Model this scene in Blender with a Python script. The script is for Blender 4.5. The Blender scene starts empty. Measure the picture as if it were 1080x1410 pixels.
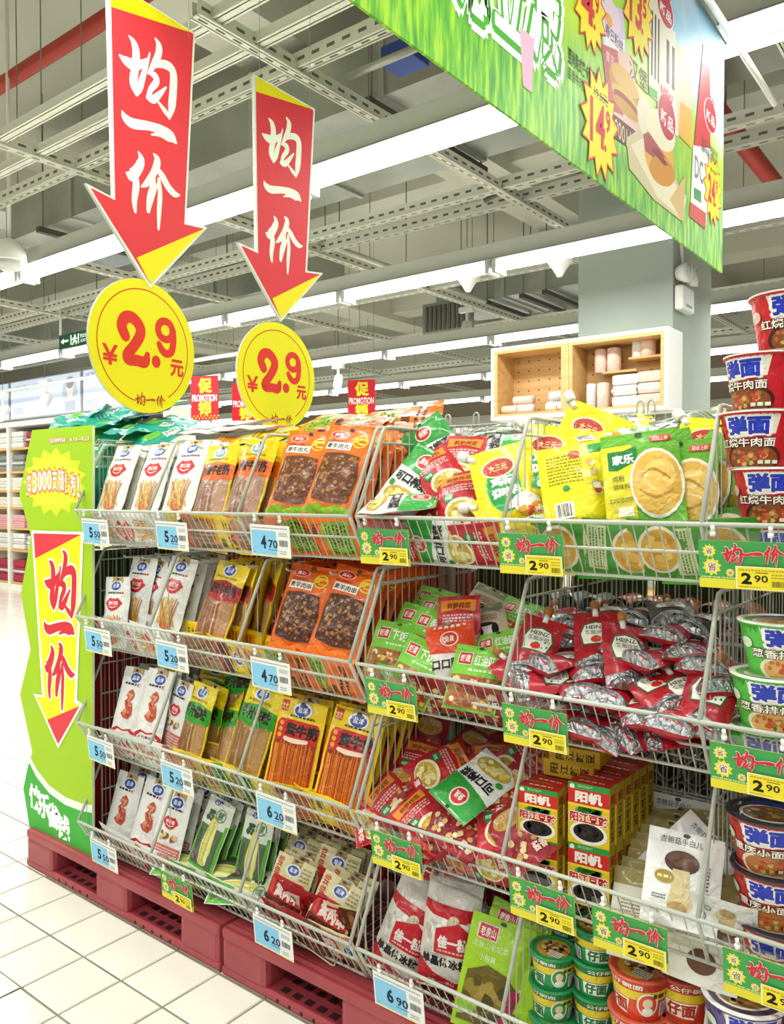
import bpy, bmesh, math, random
from mathutils import Vector, Matrix, noise
from mathutils.geometry import tessellate_polygon

scene = bpy.context.scene
COL = scene.collection
R = math.radians
rng = random.Random(7)

# ------------------------------------------------------------------ camera
FPX, CX, CY, HOR = 1110.0, 540.0, 705.0, 680.0
YAW = R(38.0)
CAMZ = 1.5
cam_d = bpy.data.cameras.new('camera')
cam_d.sensor_fit = 'VERTICAL'; cam_d.sensor_height = 36.0; cam_d.sensor_width = 36.0
cam_d.lens = FPX / 1410.0 * 36.0
cam_d.clip_start = 0.05; cam_d.clip_end = 200
cam = bpy.data.objects.new('camera', cam_d); COL.objects.link(cam)
cam.location = (0, 0, CAMZ)
cam.rotation_euler = (math.pi/2 - math.atan((CY-HOR)/FPX), 0, YAW)
scene.camera = cam
CAM_M = cam.rotation_euler.to_matrix()
FWD = Vector((-math.sin(YAW), math.cos(YAW), 0)); RIGHT = Vector((math.cos(YAW), math.sin(YAW), 0))

def ray(px, py):
    return CAM_M @ Vector(((px-CX)/FPX, (CY-py)/FPX, -1.0))
def at_y(px, py, Y):
    d = ray(px, py); t = Y/d.y
    return Vector((d.x*t, Y, CAMZ + d.z*t))
def at_x(px, py, X):
    d = ray(px, py); t = X/d.x
    return Vector((X, d.y*t, CAMZ + d.z*t))
def at_z(px, py, Z):
    d = ray(px, py); t = (Z-CAMZ)/d.z
    return Vector((d.x*t, d.y*t, Z))

# ------------------------------------------------------------------ world, lights, exposure
world = bpy.data.worlds.new('hall_ambient'); scene.world = world
world.use_nodes = True
bg = world.node_tree.nodes['Background']
bg.inputs[0].default_value = (0.93, 1.0, 0.93, 1); bg.inputs[1].default_value = 0.16
scene.view_settings.view_transform = 'Standard'
scene.view_settings.look = 'None'
scene.view_settings.gamma = 1.0
scene.view_settings.use_curve_mapping = False
scene.view_settings.exposure = 0.5
LIGHT_Z = 3.2
LIGHT_ROWS = [-3.3, -1.0, 1.2, 3.24, 5.3, 7.8, 10.1, 12.5]
for i, yy in enumerate(LIGHT_ROWS):
    for xx in (-11.0, -2.0):
        for sy in (-0.042, 0.042):
            ld = bpy.data.lights.new('tube_row_light', 'AREA'); ld.shape = 'RECTANGLE'
            ld.size = 9.0; ld.size_y = 0.034; ld.energy = 44; ld.color = (1.0, 1.0, 0.96)
            lo = bpy.data.objects.new('tube_row_light', ld); COL.objects.link(lo)
            lo.location = (xx, yy+sy, LIGHT_Z - 0.02)

# ------------------------------------------------------------------ materials
MATS = {}
def lin(c):
    return c/12.92 if c <= 0.04045 else ((c+0.055)/1.055)**2.4
def hexc(h):
    h = h.lstrip('#')
    return tuple(lin(int(h[i:i+2], 16)/255) for i in (0, 2, 4)) + (1,)
def newmat(name):
    m = bpy.data.materials.new(name); m.use_nodes = True
    return m, m.node_tree.nodes, m.node_tree.links, m.node_tree.nodes['Principled BSDF']
def bump_to(nt, bsdf, scale, strength, dist=0.002, detail=2.0, distort=0.0):
    n = nt.nodes.new('ShaderNodeTexNoise'); n.inputs['Scale'].default_value = scale
    n.inputs['Detail'].default_value = detail; n.inputs['Distortion'].default_value = distort
    tc = nt.nodes.new('ShaderNodeTexCoord'); nt.links.new(tc.outputs['Object'], n.inputs['Vector'])
    b = nt.nodes.new('ShaderNodeBump'); b.inputs['Strength'].default_value = strength
    b.inputs['Distance'].default_value = dist
    nt.links.new(n.outputs[0], b.inputs['Height']); nt.links.new(b.outputs[0], bsdf.inputs['Normal'])
def plain(name, hx, rough=0.5, metal=0.0, spec=0.5, emit=0.0, bump=None, coat=0.0):
    if name in MATS: return MATS[name]
    m, n, l, b = newmat(name)
    b.inputs['Base Color'].default_value = hexc(hx)
    b.inputs['Roughness'].default_value = rough; b.inputs['Metallic'].default_value = metal
    b.inputs['Specular IOR Level'].default_value = spec; b.inputs['Coat Weight'].default_value = coat
    if emit:
        b.inputs['Emission Color'].default_value = hexc(hx); b.inputs['Emission Strength'].default_value = emit
    if bump: bump_to(m.node_tree, b, *bump)
    MATS[name] = m
    return m
def film(hx):
    """glossy printed plastic film with fine crinkles"""
    k = 'film_' + hx
    if k in MATS: return MATS[k]
    m = plain(k, hx, rough=0.34, spec=0.3, coat=0.3, bump=(34.0, 0.8, 0.009, 2.0, 0.8))
    m.node_tree.nodes['Principled BSDF'].inputs['Coat Roughness'].default_value = 0.1
    return m
def ink(hx):
    """flat print on card or board"""
    return plain('ink_' + hx, hx, rough=0.55, spec=0.25)
def mottled(name, h1, h2, scale, rough=0.7, detail=4.0, stretch=(1, 1, 1), lo=0.35, hi=0.65, bump=0.0, metal=0.0):
    if name in MATS: return MATS[name]
    m, n, l, b = newmat(name)
    tc = n.new('ShaderNodeTexCoord'); mp = n.new('ShaderNodeMapping'); mp.inputs['Scale'].default_value = stretch
    no = n.new('ShaderNodeTexNoise'); no.inputs['Scale'].default_value = scale; no.inputs['Detail'].default_value = detail
    cr = n.new('ShaderNodeValToRGB')
    cr.color_ramp.elements[0].position = lo; cr.color_ramp.elements[0].color = hexc(h1)
    cr.color_ramp.elements[1].position = hi; cr.color_ramp.elements[1].color = hexc(h2)
    l.new(tc.outputs['Object'], mp.inputs['Vector']); l.new(mp.outputs[0], no.inputs['Vector'])
    l.new(no.outputs[0], cr.inputs[0]); l.new(cr.outputs[0], b.inputs['Base Color'])
    b.inputs['Roughness'].default_value = rough; b.inputs['Metallic'].default_value = metal
    if bump:
        bp = n.new('ShaderNodeBump'); bp.inputs['Strength'].default_value = bump; bp.inputs['Distance'].default_value = 0.004
        l.new(no.outputs[0], bp.inputs['Height']); l.new(bp.outputs[0], b.inputs['Normal'])
    MATS[name] = m
    return m
def clearfilm(name, hx, alpha, rough=0.12):
    if name in MATS: return MATS[name]
    m, n, l, b = newmat(name)
    b.inputs['Base Color'].default_value = hexc(hx); b.inputs['Roughness'].default_value = rough
    b.inputs['Alpha'].default_value = alpha
    bump_to(m.node_tree, b, 45.0, 0.9, 0.01, 2.0, 0.8)
    MATS[name] = m
    return m

WIRE = plain('white_coated_wire', 'bcc0b3', 0.35, 0.0, 0.5)
WHITE = plain('white_paint', 'f0f0ea', 0.5)
STEEL = plain('galvanised_edge', 'b9bcb2', 0.4, 0.6)

# ------------------------------------------------------------------ mesh builder
class MB:
    def __init__(self):
        self.v = []; self.f = []; self.m = []; self.mats = []; self.s = []
    def mi(self, mat):
        if mat not in self.mats: self.mats.append(mat)
        return self.mats.index(mat)
    def add(self, vs, fs, mat, smooth=False):
        o = len(self.v); k = self.mi(mat)
        self.v.extend([tuple(p) for p in vs])
        for f in fs:
            self.f.append([i+o for i in f]); self.m.append(k); self.s.append(smooth)
    def box(self, x0, x1, y0, y1, z0, z1, mat, bev=0.0):
        if bev <= 0:
            vs = [(x, y, z) for z in (z0, z1) for y in (y0, y1) for x in (x0, x1)]
            self.add(vs, [(0,2,3,1), (4,5,7,6), (0,1,5,4), (2,6,7,3), (0,4,6,2), (1,3,7,5)], mat)
            return
        bm = bmesh.new(); bmesh.ops.create_cube(bm, size=1.0)
        for v in bm.verts:
            v.co = Vector(((x0+x1)/2 + v.co.x*(x1-x0), (y0+y1)/2 + v.co.y*(y1-y0), (z0+z1)/2 + v.co.z*(z1-z0)))
        bmesh.ops.bevel(bm, geom=list(bm.edges), offset=bev, segments=2, affect='EDGES', profile=0.6)
        bm.verts.index_update()
        self.add([v.co[:] for v in bm.verts], [[v.index for v in f.verts] for f in bm.faces], mat)
        bm.free()
    def tube(self, pts, r, mat, n=6, caps=True):
        pts = [Vector(p) for p in pts]
        rings = []; up = None
        for i, p in enumerate(pts):
            if i == 0: t = pts[1]-p
            elif i == len(pts)-1: t = p-pts[i-1]
            else: t = (pts[i+1]-p).normalized() + (p-pts[i-1]).normalized()
            t.normalize()
            if up is None:
                up = Vector((0, 0, 1)) if abs(t.z) < 0.9 else Vector((1, 0, 0))
            a = t.cross(up)
            if a.length < 1e-4: a = t.cross(Vector((0, 1, 0)))
            a.normalize(); b = a.cross(t).normalized(); up = b
            rr = r[i] if isinstance(r, (list, tuple)) else r
            rings.append([p + a*(math.cos(2*math.pi*k/n)*rr) + b*(math.sin(2*math.pi*k/n)*rr) for k in range(n)])
        vs = [q for rg in rings for q in rg]; fs = []
        for i in range(len(rings)-1):
            for k in range(n):
                k2 = (k+1) % n
                fs.append((i*n+k, i*n+k2, (i+1)*n+k2, (i+1)*n+k))
        if caps:
            fs.append(tuple(range(n))[::-1]); fs.append(tuple((len(rings)-1)*n+k for k in range(n)))
        self.add(vs, fs, mat, n > 4)
    def lathe(self, prof, mat, n=28, c=(0, 0, 0), capb=True, capt=True, axis='Z'):
        vs = []; fs = []
        for (r, z) in prof:
            for k in range(n):
                a = 2*math.pi*k/n
                if axis == 'Z': vs.append((c[0]+r*math.cos(a), c[1]+r*math.sin(a), c[2]+z))
                else: vs.append((c[0]+r*math.cos(a), c[1]+z, c[2]-r*math.sin(a)))
        for i in range(len(prof)-1):
            for k in range(n):
                k2 = (k+1) % n
                fs.append((i*n+k, i*n+k2, (i+1)*n+k2, (i+1)*n+k))
        if capb: fs.append(tuple(range(n))[::-1])
        if capt: fs.append(tuple((len(prof)-1)*n+k for k in range(n)))
        self.add(vs, fs, mat, True)
    def slab(self, poly, mat, edge, th, fn):
        """extrude a 2d polygon; fn(u, v, depth) -> 3d"""
        tris = tessellate_polygon([[Vector((p[0], p[1], 0)) for p in poly]])
        n = len(poly)
        vs = [fn(p[0], p[1], 0.0) for p in poly] + [fn(p[0], p[1], th) for p in poly]
        area = sum(poly[i][0]*poly[(i+1) % n][1]-poly[(i+1) % n][0]*poly[i][1] for i in range(n))
        self.add(vs, [tuple(t) for t in tris], mat)
        self.add(vs, [tuple(i+n for i in t)[::-1] for t in tris], mat)
        self.add(vs, [(i, (i+1) % n, (i+1) % n+n, i+n) for i in range(n)], edge)
    def mesh(self, name):
        me = bpy.data.meshes.new(name)
        me.from_pydata(self.v, [], self.f)
        for m in self.mats: me.materials.append(m)
        me.polygons.foreach_set('material_index', self.m)
        me.polygons.foreach_set('use_smooth', self.s)
        me.update()
        return me

def obj(name, me, parent=None, M=None):
    if isinstance(me, MB): me = me.mesh(name)
    o = bpy.data.objects.new(name, me); COL.objects.link(o)
    if parent is not None: o.parent = parent
    if M is not None: o.matrix_basis = M
    return o
LABELS = {}
def tag(o, label, cat, group=None):
    o['label'] = label; o['category'] = cat
    if group: o['group'] = group
    LABELS.setdefault(label, []).append(o.name)
    return o
def structure(o, label=None):
    o['kind'] = 'structure'
    if label: o['label'] = label
    return o
def empty(name, loc=(0, 0, 0)):
    o = bpy.data.objects.new(name, None); COL.objects.link(o); o.location = loc
    o.empty_display_size = 0.05
    return o
ORD = ['first', 'second', 'third', 'fourth', 'fifth', 'sixth', 'seventh', 'eighth', 'ninth', 'tenth', 'eleventh', 'twelfth',
       'thirteenth', 'fourteenth', 'fifteenth', 'sixteenth', 'seventeenth', 'eighteenth', 'nineteenth', 'twentieth']

# ------------------------------------------------------------------ flat print: 2d shapes -> surfaces
GLYPH = {}
def glyph(text, bold):
    k = (text, bold)
    if k not in GLYPH:
        c = bpy.data.curves.new('glyph', 'FONT'); c.body = text; c.resolution_u = 2; c.offset = bold
        o = bpy.data.objects.new('glyph', c)
        me = bpy.data.meshes.new_from_object(o)
        vs = [(v.co.x, v.co.y) for v in me.vertices]
        fs = []
        for p in me.polygons:
            vv = list(p.vertices)
            for i in range(1, len(vv)-1): fs.append((vv[0], vv[i], vv[i+1]))
        bpy.data.objects.remove(o); bpy.data.curves.remove(c); bpy.data.meshes.remove(me)
        x0 = min(v[0] for v in vs); x1 = max(v[0] for v in vs); y0 = min(v[1] for v in vs); y1 = max(v[1] for v in vs)
        vs = [((x-x0)/(x1-x0), (y-y0)/(y1-y0)) for x, y in vs]
        GLYPH[k] = [[vs[i] for i in f] for f in fs]
    return GLYPH[k]
def catmull(pts, n=5):
    out = []
    for i in range(len(pts)-1):
        p0 = pts[max(i-1, 0)]; p1 = pts[i]; p2 = pts[i+1]; p3 = pts[min(i+2, len(pts)-1)]
        for k in range(n):
            t = k/n
            out.append(tuple(0.5*((2*b) + (-a+c)*t + (2*a-5*b+4*c-d)*t*t + (-a+3*b-3*c+d)*t**3) for a, b, c, d in zip(p0, p1, p2, p3)))
    out.append(tuple(pts[-1]))
    return out
def stroke_tris(pts, extra=0.0, n=5):
    """brush stroke: pts (x, y, half width) -> triangle lists (ribbon, round ends)"""
    q = catmull(pts, n); L = []; Rr = []
    for i, (x, y, w) in enumerate(q):
        a = q[max(i-1, 0)]; b = q[min(i+1, len(q)-1)]
        dx, dy = b[0]-a[0], b[1]-a[1]; d = math.hypot(dx, dy) or 1
        w = max(w, 0.3) + extra
        L.append((x-dy/d*w, y+dx/d*w)); Rr.append((x+dy/d*w, y-dx/d*w))
    T = []; C = []
    for i in range(len(q)-1):
        T.append([L[i], Rr[i], Rr[i+1]]); T.append([L[i], Rr[i+1], L[i+1]])
    for e in (0, len(q)-1):
        x, y, w = q[e]; w = max(w, 0.3)+extra
        if w > 3:
            for k in range(8):
                a0, a1 = 2*math.pi*k/8, 2*math.pi*(k+1)/8
                C.append([(x, y), (x+w*math.cos(a0), y+w*math.sin(a0)), (x+w*math.cos(a1), y+w*math.sin(a1))])
    ch = [T[i:i+8] for i in range(0, len(T), 8)]   # short chunks, each on its own thin layer
    return ch + ([C] if C else [])
BRUSH = {
 'jun': [[(206,176,2),(228,205,14),(236,250,17),(228,320,17),(222,370,16),(236,416,4)],
         [(165,258,3),(190,278,16),(225,292,20),(262,283,12),(282,266,4)],
         [(236,414,5),(250,385,13),(268,330,11),(285,280,6),(297,238,2)],
         [(323,175,3),(340,205,14),(335,245,14),(312,290,11),(290,324,3)],
         [(318,290,6),(355,280,14),(392,292,18),(408,325,18),(405,400,18),(398,460,17),(386,514,2)],
         [(386,510,3),(370,485,10),(345,455,6),(326,430,2)],
         [(298,322,6),(322,335,15),(325,360,13),(300,390,10),(290,420,9)],
         [(285,424,7),(310,432,14),(340,410,10),(372,378,2)]],
 'yi':  [[(187,562,2),(200,590,16),(230,614,20),(300,622,17),(360,640,20),(400,668,24),(422,694,6)],
         [(312,662,2),(350,660,8),(390,676,14)]],
 'jia': [[(243,752,3),(258,790,18),(235,830,22),(203,850,22),(182,838,5)],
         [(222,840,12),(230,890,18),(220,960,14),(224,1008,7)],
         [(325,768,3),(345,800,18),(325,850,16),(290,890,14),(257,905,2)],
         [(340,830,6),(370,870,16),(405,925,16),(440,960,13),(470,970,2)],
         [(325,860,6),(320,910,14),(302,960,16),(293,1015,10)],
         [(352,885,8),(358,950,12),(352,1030,12),(348,1106,5)],
         [(293,1018,7),(320,960,5),(348,895,3)]],
}
def brush(ch, extra=0.0):
    key = ('brush', ch, extra)
    if key in GLYPH: return GLYPH[key]
    def desk(p): return (p[0]/0.82, -(p[1]-0.45*(p[0]-300)), p[2]*1.08)
    raw = [[desk(p) for p in s] for s in BRUSH[ch]]
    xs = [p[0] for s in raw for p in s]; ys = [p[1] for s in raw for p in s]
    x0, x1, y0, y1 = min(xs), max(xs), min(ys), max(ys)
    if ch == 'yi':
        c = (y0+y1)/2; y0, y1 = c-170, c+170
    T = []
    for s in raw:
        for part in stroke_tris(s, extra): T.append([[((x-x0)/(x1-x0), (y-y0)/(y1-y0)) for x, y in t] for t in part])
    GLYPH[key] = T
    return T

def subdivide(T, L):
    out = []; st = list(T)
    L2 = L*L
    while st:
        t = st.pop()
        d = [(t[i][0]-t[(i+1) % 3][0])**2 + (t[i][1]-t[(i+1) % 3][1])**2 for i in range(3)]
        k = d.index(max(d))
        if d[k] <= L2: out.append(t); continue
        a, b, c = t[k], t[(k+1) % 3], t[(k+2) % 3]
        m = ((a[0]+b[0])/2, (a[1]+b[1])/2)
        st.append([a, m, c]); st.append([m, b, c])
    return out

class Print:
    """collects coloured 2d triangles in metres (u right, v up) in layers"""
    def __init__(self, w=1.0, h=1.0, mat=None):
        self.w, self.h = w, h; self.items = []; self.layer = 0; self.mat = mat or film
    def _put(self, T, col):
        self.items.append(([[(x*self.w, y*self.h) for x, y in t] for t in T], col if not isinstance(col, str) else self.mat(col), self.layer))
        self.layer += 1
    def rect(self, u0, v0, u1, v1, c): self._put([[(u0, v0), (u1, v0), (u1, v1)], [(u0, v0), (u1, v1), (u0, v1)]], c)
    def ell(self, cu, cv, ru, rv, c, n=20, a0=0.0, rot=0.0):
        P = []
        for k in range(n):
            a = 2*math.pi*k/n; x, y = ru*self.w*math.cos(a), rv*self.h*math.sin(a)
            P.append((cu+(x*math.cos(rot)-y*math.sin(rot))/self.w, cv+(x*math.sin(rot)+y*math.cos(rot))/self.h))
        self._put([[(cu, cv), P[k], P[(k+1) % n]] for k in range(n)], c)
    def ring(self, cu, cv, ru, rv, tk, c, n=48, a0=0, a1=2*math.pi):
        T = []
        for k in range(n):
            s, e = a0+(a1-a0)*k/n, a0+(a1-a0)*(k+1)/n
            o0 = (cu+ru*math.cos(s), cv+rv*math.sin(s)); o1 = (cu+ru*math.cos(e), cv+rv*math.sin(e))
            i0 = (cu+(ru-tk)*math.cos(s), cv+(rv-tk*self.w/self.h)*math.sin(s)); i1 = (cu+(ru-tk)*math.cos(e), cv+(rv-tk*self.w/self.h)*math.sin(e))
            T += [[o0, o1, i1], [o0, i1, i0]]
        self._put(T, c)
    def poly(self, P, c):
        ts = tessellate_polygon([[Vector((p[0], p[1], 0)) for p in P]])
        self._put([[tuple(P[i]) for i in t] for t in ts], c)
    def text(self, u0, v0, u1, v1, s, c, bold=0.02):
        G = glyph(s, min(bold, 0.02)); n = max(1, len(s)); k = max(0.0, bold-0.02)
        offs = [(0, 0)] if k < 0.012 else [(k*math.cos(a)/n, k*math.sin(a)) for a in [math.pi*j/4 for j in range(8)]]
        for du, dv in offs:
            self._put([[(u0+(x+du)*(u1-u0), v0+(y+dv)*(v1-v0)) for x, y in t] for t in G], c)
            self.layer -= 0.75
        self.layer = math.ceil(self.layer)+1
    def brush(self, u0, v0, u1, v1, ch, c, extra=0.0):
        for part in brush(ch, extra):
            self._put([[(u0+x*(u1-u0), v0+y*(v1-v0)) for x, y in t] for t in part], c); self.layer -= 0.8
        self.layer = math.ceil(self.layer)+1
    def stroke(self, pts, c, n=5):
        """pts in normalised coords but half width as a fraction of w"""
        q = [(p[0]*self.w*1000, p[1]*self.h*1000, p[2]*self.w*1000) for p in pts]
        for part in stroke_tris(q, 0, n):
            self._put([[(x/self.w/1000, y/self.h/1000) for x, y in t] for t in part], c); self.layer -= 0.7
        self.layer = math.ceil(self.layer)+1
    def star(self, cu, cv, r, n, c, inner=0.68, ry=None):
        ry = ry or r*self.w/self.h
        P = [(cu+(r if k % 2 == 0 else r*inner)*math.cos(math.pi*k/n+0.2), cv+(ry if k % 2 == 0 else ry*inner)*math.sin(math.pi*k/n+0.2)) for k in range(2*n)]
        self._put([[(cu, cv), P[k], P[(k+1) % (2*n)]] for k in range(2*n)], c)
    def sticks(self, u0, v0, u1, v1, n, cols, seed=1, lean=0.1, wd=0.03):
        r = random.Random(seed)
        by = {c: [] for c in cols}
        for k in range(n):
            x = u0+(u1-u0)*(k+0.5)/n; c = cols[r.randrange(len(cols))]
            a = x+r.uniform(-lean, lean)*0.5; b = x+r.uniform(-lean, lean)
            y0 = v0+r.uniform(0, 0.06)*(v1-v0); y1 = v1-r.uniform(0, 0.14)*(v1-v0)
            a = min(max(a, u0), u1-wd); b = min(max(b, u0), u1-wd)
            by[c] += [[(a, y0), (a+wd, y0), (b+wd, y1)], [(a, y0), (b+wd, y1), (b, y1)]]
        for c in cols:
            if by[c]: self._put(by[c], c)
    def blobs(self, u0, v0, u1, v1, n, cols, rad, seed=1, squash=0.7):
        r = random.Random(seed); by = {c: [] for c in cols}
        for k in range(n):
            c = cols[r.randrange(len(cols))]; ru = rad*r.uniform(0.6, 1.3); rv = ru*self.w/self.h*r.uniform(squash, 1.2)
            cu = r.uniform(u0+ru, u1-ru); cv = r.uniform(v0+rv, v1-rv); a0 = r.uniform(0, 3)
            P = [(cu+ru*math.cos(a0+j*1.047)*r.uniform(0.7, 1.1), cv+rv*math.sin(a0+j*1.047)*r.uniform(0.7, 1.1)) for j in range(6)]
            by[c] += [[(cu, cv), P[j], P[(j+1) % 6]] for j in range(6)]
        for c in cols:
            if by[c]: self._put(by[c], c)
    def barcode(self, u0, v0, u1, v1, c='222222', n=12, seed=3):
        r = random.Random(seed); T = []
        for k in range(n):
            x = u0+(u1-u0)*k/n; w = (u1-u0)/n*r.choice((0.3, 0.5, 0.7))
            T += [[(x, v0), (x+w, v0), (x+w, v1)], [(x, v0), (x+w, v1), (x, v1)]]
        self._put(T, c)
    def lines(self, u0, v0, u1, v1, n, c, fill=0.45):
        """tiny unreadable print as dashes"""
        r = random.Random(n*7+int(u0*100)); T = []
        for k in range(n):
            y = v0+(v1-v0)*(k+0.2)/n; h = (v1-v0)/n*fill; x = u0
            while x < u1-0.01:
                w = r.uniform(0.25, 0.7)*h*self.h/self.w*3; w = min(w, u1-x)
                T += [[(x, y), (x+w, y), (x+w, y+h)], [(x, y), (x+w, y+h), (x, y+h)]]
                x += w*1.35
        self._put(T, c)
    def build(self, name, S, edge=0.01, eps=0.0015, step=0.00025):
        mb = MB()
        for T, mat, lay in self.items:
            T = subdivide(T, edge) if edge else T
            idx = {}; vs = []; fs = []
            e = eps+lay*step
            for t in T:
                a = (t[1][0]-t[0][0])*(t[2][1]-t[0][1])-(t[2][0]-t[0][0])*(t[1][1]-t[0][1])
                if abs(a) < 1e-12: continue
                if a < 0: t = [t[0], t[2], t[1]]
                f = []
                for p in t:
                    k = (round(p[0], 6), round(p[1], 6))
                    if k not in idx: idx[k] = len(vs); vs.append(S(p[0], p[1], e))
                    f.append(idx[k])
                fs.append(f)
            mb.add(vs, fs, mat, bool(edge))
        return mb.mesh(name)

# ================================================================== THE ROOM
TILE = 0.208; TX0, TY0 = -2.17, 1.42
GROUT = mottled('dark_grout', '6f6a58', '8a8472', 9.0, 0.9)
TILEM = mottled('glazed_white_tile', 'dddccf', 'e9e8dc', 3.0, 0.16, lo=0.3, hi=0.7)
mb = MB(); mb.box(-26, 6, -6, 18, -0.05, -0.0035, GROUT)
floor = structure(obj('floor', mb), 'white square floor tiles with dark grout lines')
mb = MB()
bm = 0.0035
g = TILE/2 - 0.0032
mb.add([(-g, -g, -0.004), (g, -g, -0.004), (g, g, -0.004), (-g, g, -0.004), (-g+bm, -g+bm, 0), (g-bm, -g+bm, 0), (g-bm, g-bm, 0), (-g+bm, g-bm, 0)],
       [(4, 5, 6, 7), (0, 1, 5, 4), (1, 2, 6, 5), (2, 3, 7, 6), (3, 0, 4, 7)], TILEM)
tile_me = mb.mesh('tile')
def project(p):
    q = CAM_M.transposed() @ (Vector(p)-Vector((0, 0, CAMZ)))
    return (CX + q.x/-q.z*FPX, CY - q.y/-q.z*FPX, -q.z) if q.z < -0.1 else (0, 9999, 0.1)
near = []; far = []
for i in range(-70, 24):
    for j in range(-24, 56):
        c = (TX0+(i+0.5)*TILE, TY0+(j+0.5)*TILE, 0)
        if c[0] > 1.5: continue
        x, y, d = project(c)
        if d > 0.2 and -40 < x < 420 and 690 < y < 1450 and not (c[1] > 1.7 and c[0] > -3.1): near.append((-1/d, c))
        elif c[0] > -13 and c[1] < 8.5: far.append(c)
near.sort()
far += [c for _, c in near[300:]]
for _, c in near[:300]:
    obj('tile', tile_me, floor, Matrix.Translation(c))
mb = MB()
for c in far:
    h = g
    mb.add([(c[0]-h, c[1]-h, -0.0005), (c[0]+h, c[1]-h, -0.0005), (c[0]+h, c[1]+h, -0.0005), (c[0]-h, c[1]+h, -0.0005)], [(0, 1, 2, 3)], TILEM)
ft = obj('floor_tiles', mb, floor); ft['kind'] = 'stuff'

CEILM = mottled('painted_concrete', 'c4c4b5', 'd0cfbf', 0.8, 0.9)
BEAMM = mottled('painted_beam', 'd8d8ca', 'e2e1d4', 0.8, 0.9)
WALLM = mottled('grey_wall', 'c9cabb', 'd2d3c4', 0.6, 0.9)
mb = MB(); mb.box(-26, 8, -8, 18, 5.2, 5.4, CEILM); structure(obj('ceiling', mb), 'painted concrete ceiling above the pipes and trays')
mb = MB(); mb.box(-26, 8, 15.0, 15.3, 0, 5.2, WALLM); structure(obj('wall_back', mb), 'pale far wall of the hall')
mb = MB(); mb.box(-24.3, -24, -8, 15, 0, 5.2, WALLM); structure(obj('wall_left', mb), 'pale left wall of the hall')
BROWN = plain('brown_soffit', '8b7f70', 0.8)
mb = MB(); mb.box(-24, 8, 14.7, 15.0, 3.2, 4.2, BROWN); structure(obj('trim_1', mb), 'brown soffit band along the far wall')
# concrete beams
for k, (x0, x1) in enumerate([(-4.6, -4.0), (-9.6, -9.0), (-14.6, -14.0), (0.6, 1.2)]):
    mb = MB(); mb.box(x0, x1, -8, 15, 4.65, 5.2, BEAMM); structure(obj('ceiling_beam', mb), 'concrete beam under the ceiling')
for k, (y0, y1) in enumerate([(7.0, 7.5), (11.5, 12.0)]):
    mb = MB(); mb.box(-24, 8, y0, y1, 4.75, 5.2, BEAMM); structure(obj('ceiling_beam', mb), 'concrete cross beam under the ceiling')

# ---- pillar with cabinet
PILM = mottled('pillar_paint', 'a9b3a8', 'b4beb3', 1.2, 0.8)
mb = MB(); mb.box(-2.97, -2.17, 6.35, 7.33, 0, 5.2, PILM, 0.01)
structure(obj('pillar', mb), 'square grey pillar carrying the wooden display cabinet')

# ---- light rows
TUBE = plain('lit_tube', 'ffffff', 0.4, emit=6.0)
HOUS = plain('trunking_paint', 'c8cabf', 0.5)
REFL = plain('reflector_grey', '8d9088', 0.6)
CLIP = plain('tube_clip', 'c6cac6', 0.4)
LEN = 1.5
mb = MB(); mb.box(-LEN/2, LEN/2, -0.07, 0.07, 0.05, 0.17, HOUS); mb.box(-LEN/2, LEN/2, -0.1, 0.1, 0.042, 0.05, REFL); h_me = mb.mesh('housing')
mb = MB()
mb.tube([(-LEN/2+0.05, 0, 0), (LEN/2-0.05, 0, 0)], 0.017, TUBE, 10); t_me = mb.mesh('tube')
mb = MB(); mb.box(-0.018, 0.018, -0.08, 0.08, -0.05, 0.045, CLIP, 0.004)
c_me = mb.mesh('lamp_holder')
rown = {1.2: 'row above the aisle', 3.24: 'nearest full row', 5.3: 'second row', 7.8: 'third row', 10.1: 'fourth row', 12.5: 'farthest row'}
for yy in LIGHT_ROWS[2:]:
    xs = [-0.9-LEN*k for k in range(14)] if yy > 2 else [-0.9-LEN*k for k in range(1, 5)]
    if yy > 3: xs = [0.6] + xs
    k = 0
    for xx in xs:
        px, py, d = project((xx, yy, LIGHT_Z))
        if d < 1 or px < -250 or px > 1250: continue
        t = empty('fluorescent_lamp', (xx, yy, LIGHT_Z))
        obj('housing', h_me, t)
        for s in (-1, 1): obj('tube', t_me, t, Matrix.Translation((0, s*0.042, 0)))
        for s in (-1, 1): obj('lamp_holder', c_me, t, Matrix.Translation((s*(LEN/2-0.03), 0, 0)))
        tag(t, 'lit twin-tube lamp, %s from the right in the %s of ceiling lamps' % (ORD[k], rown[yy]), 'lamp', 'fluorescent ceiling lamps'); k += 1

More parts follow.
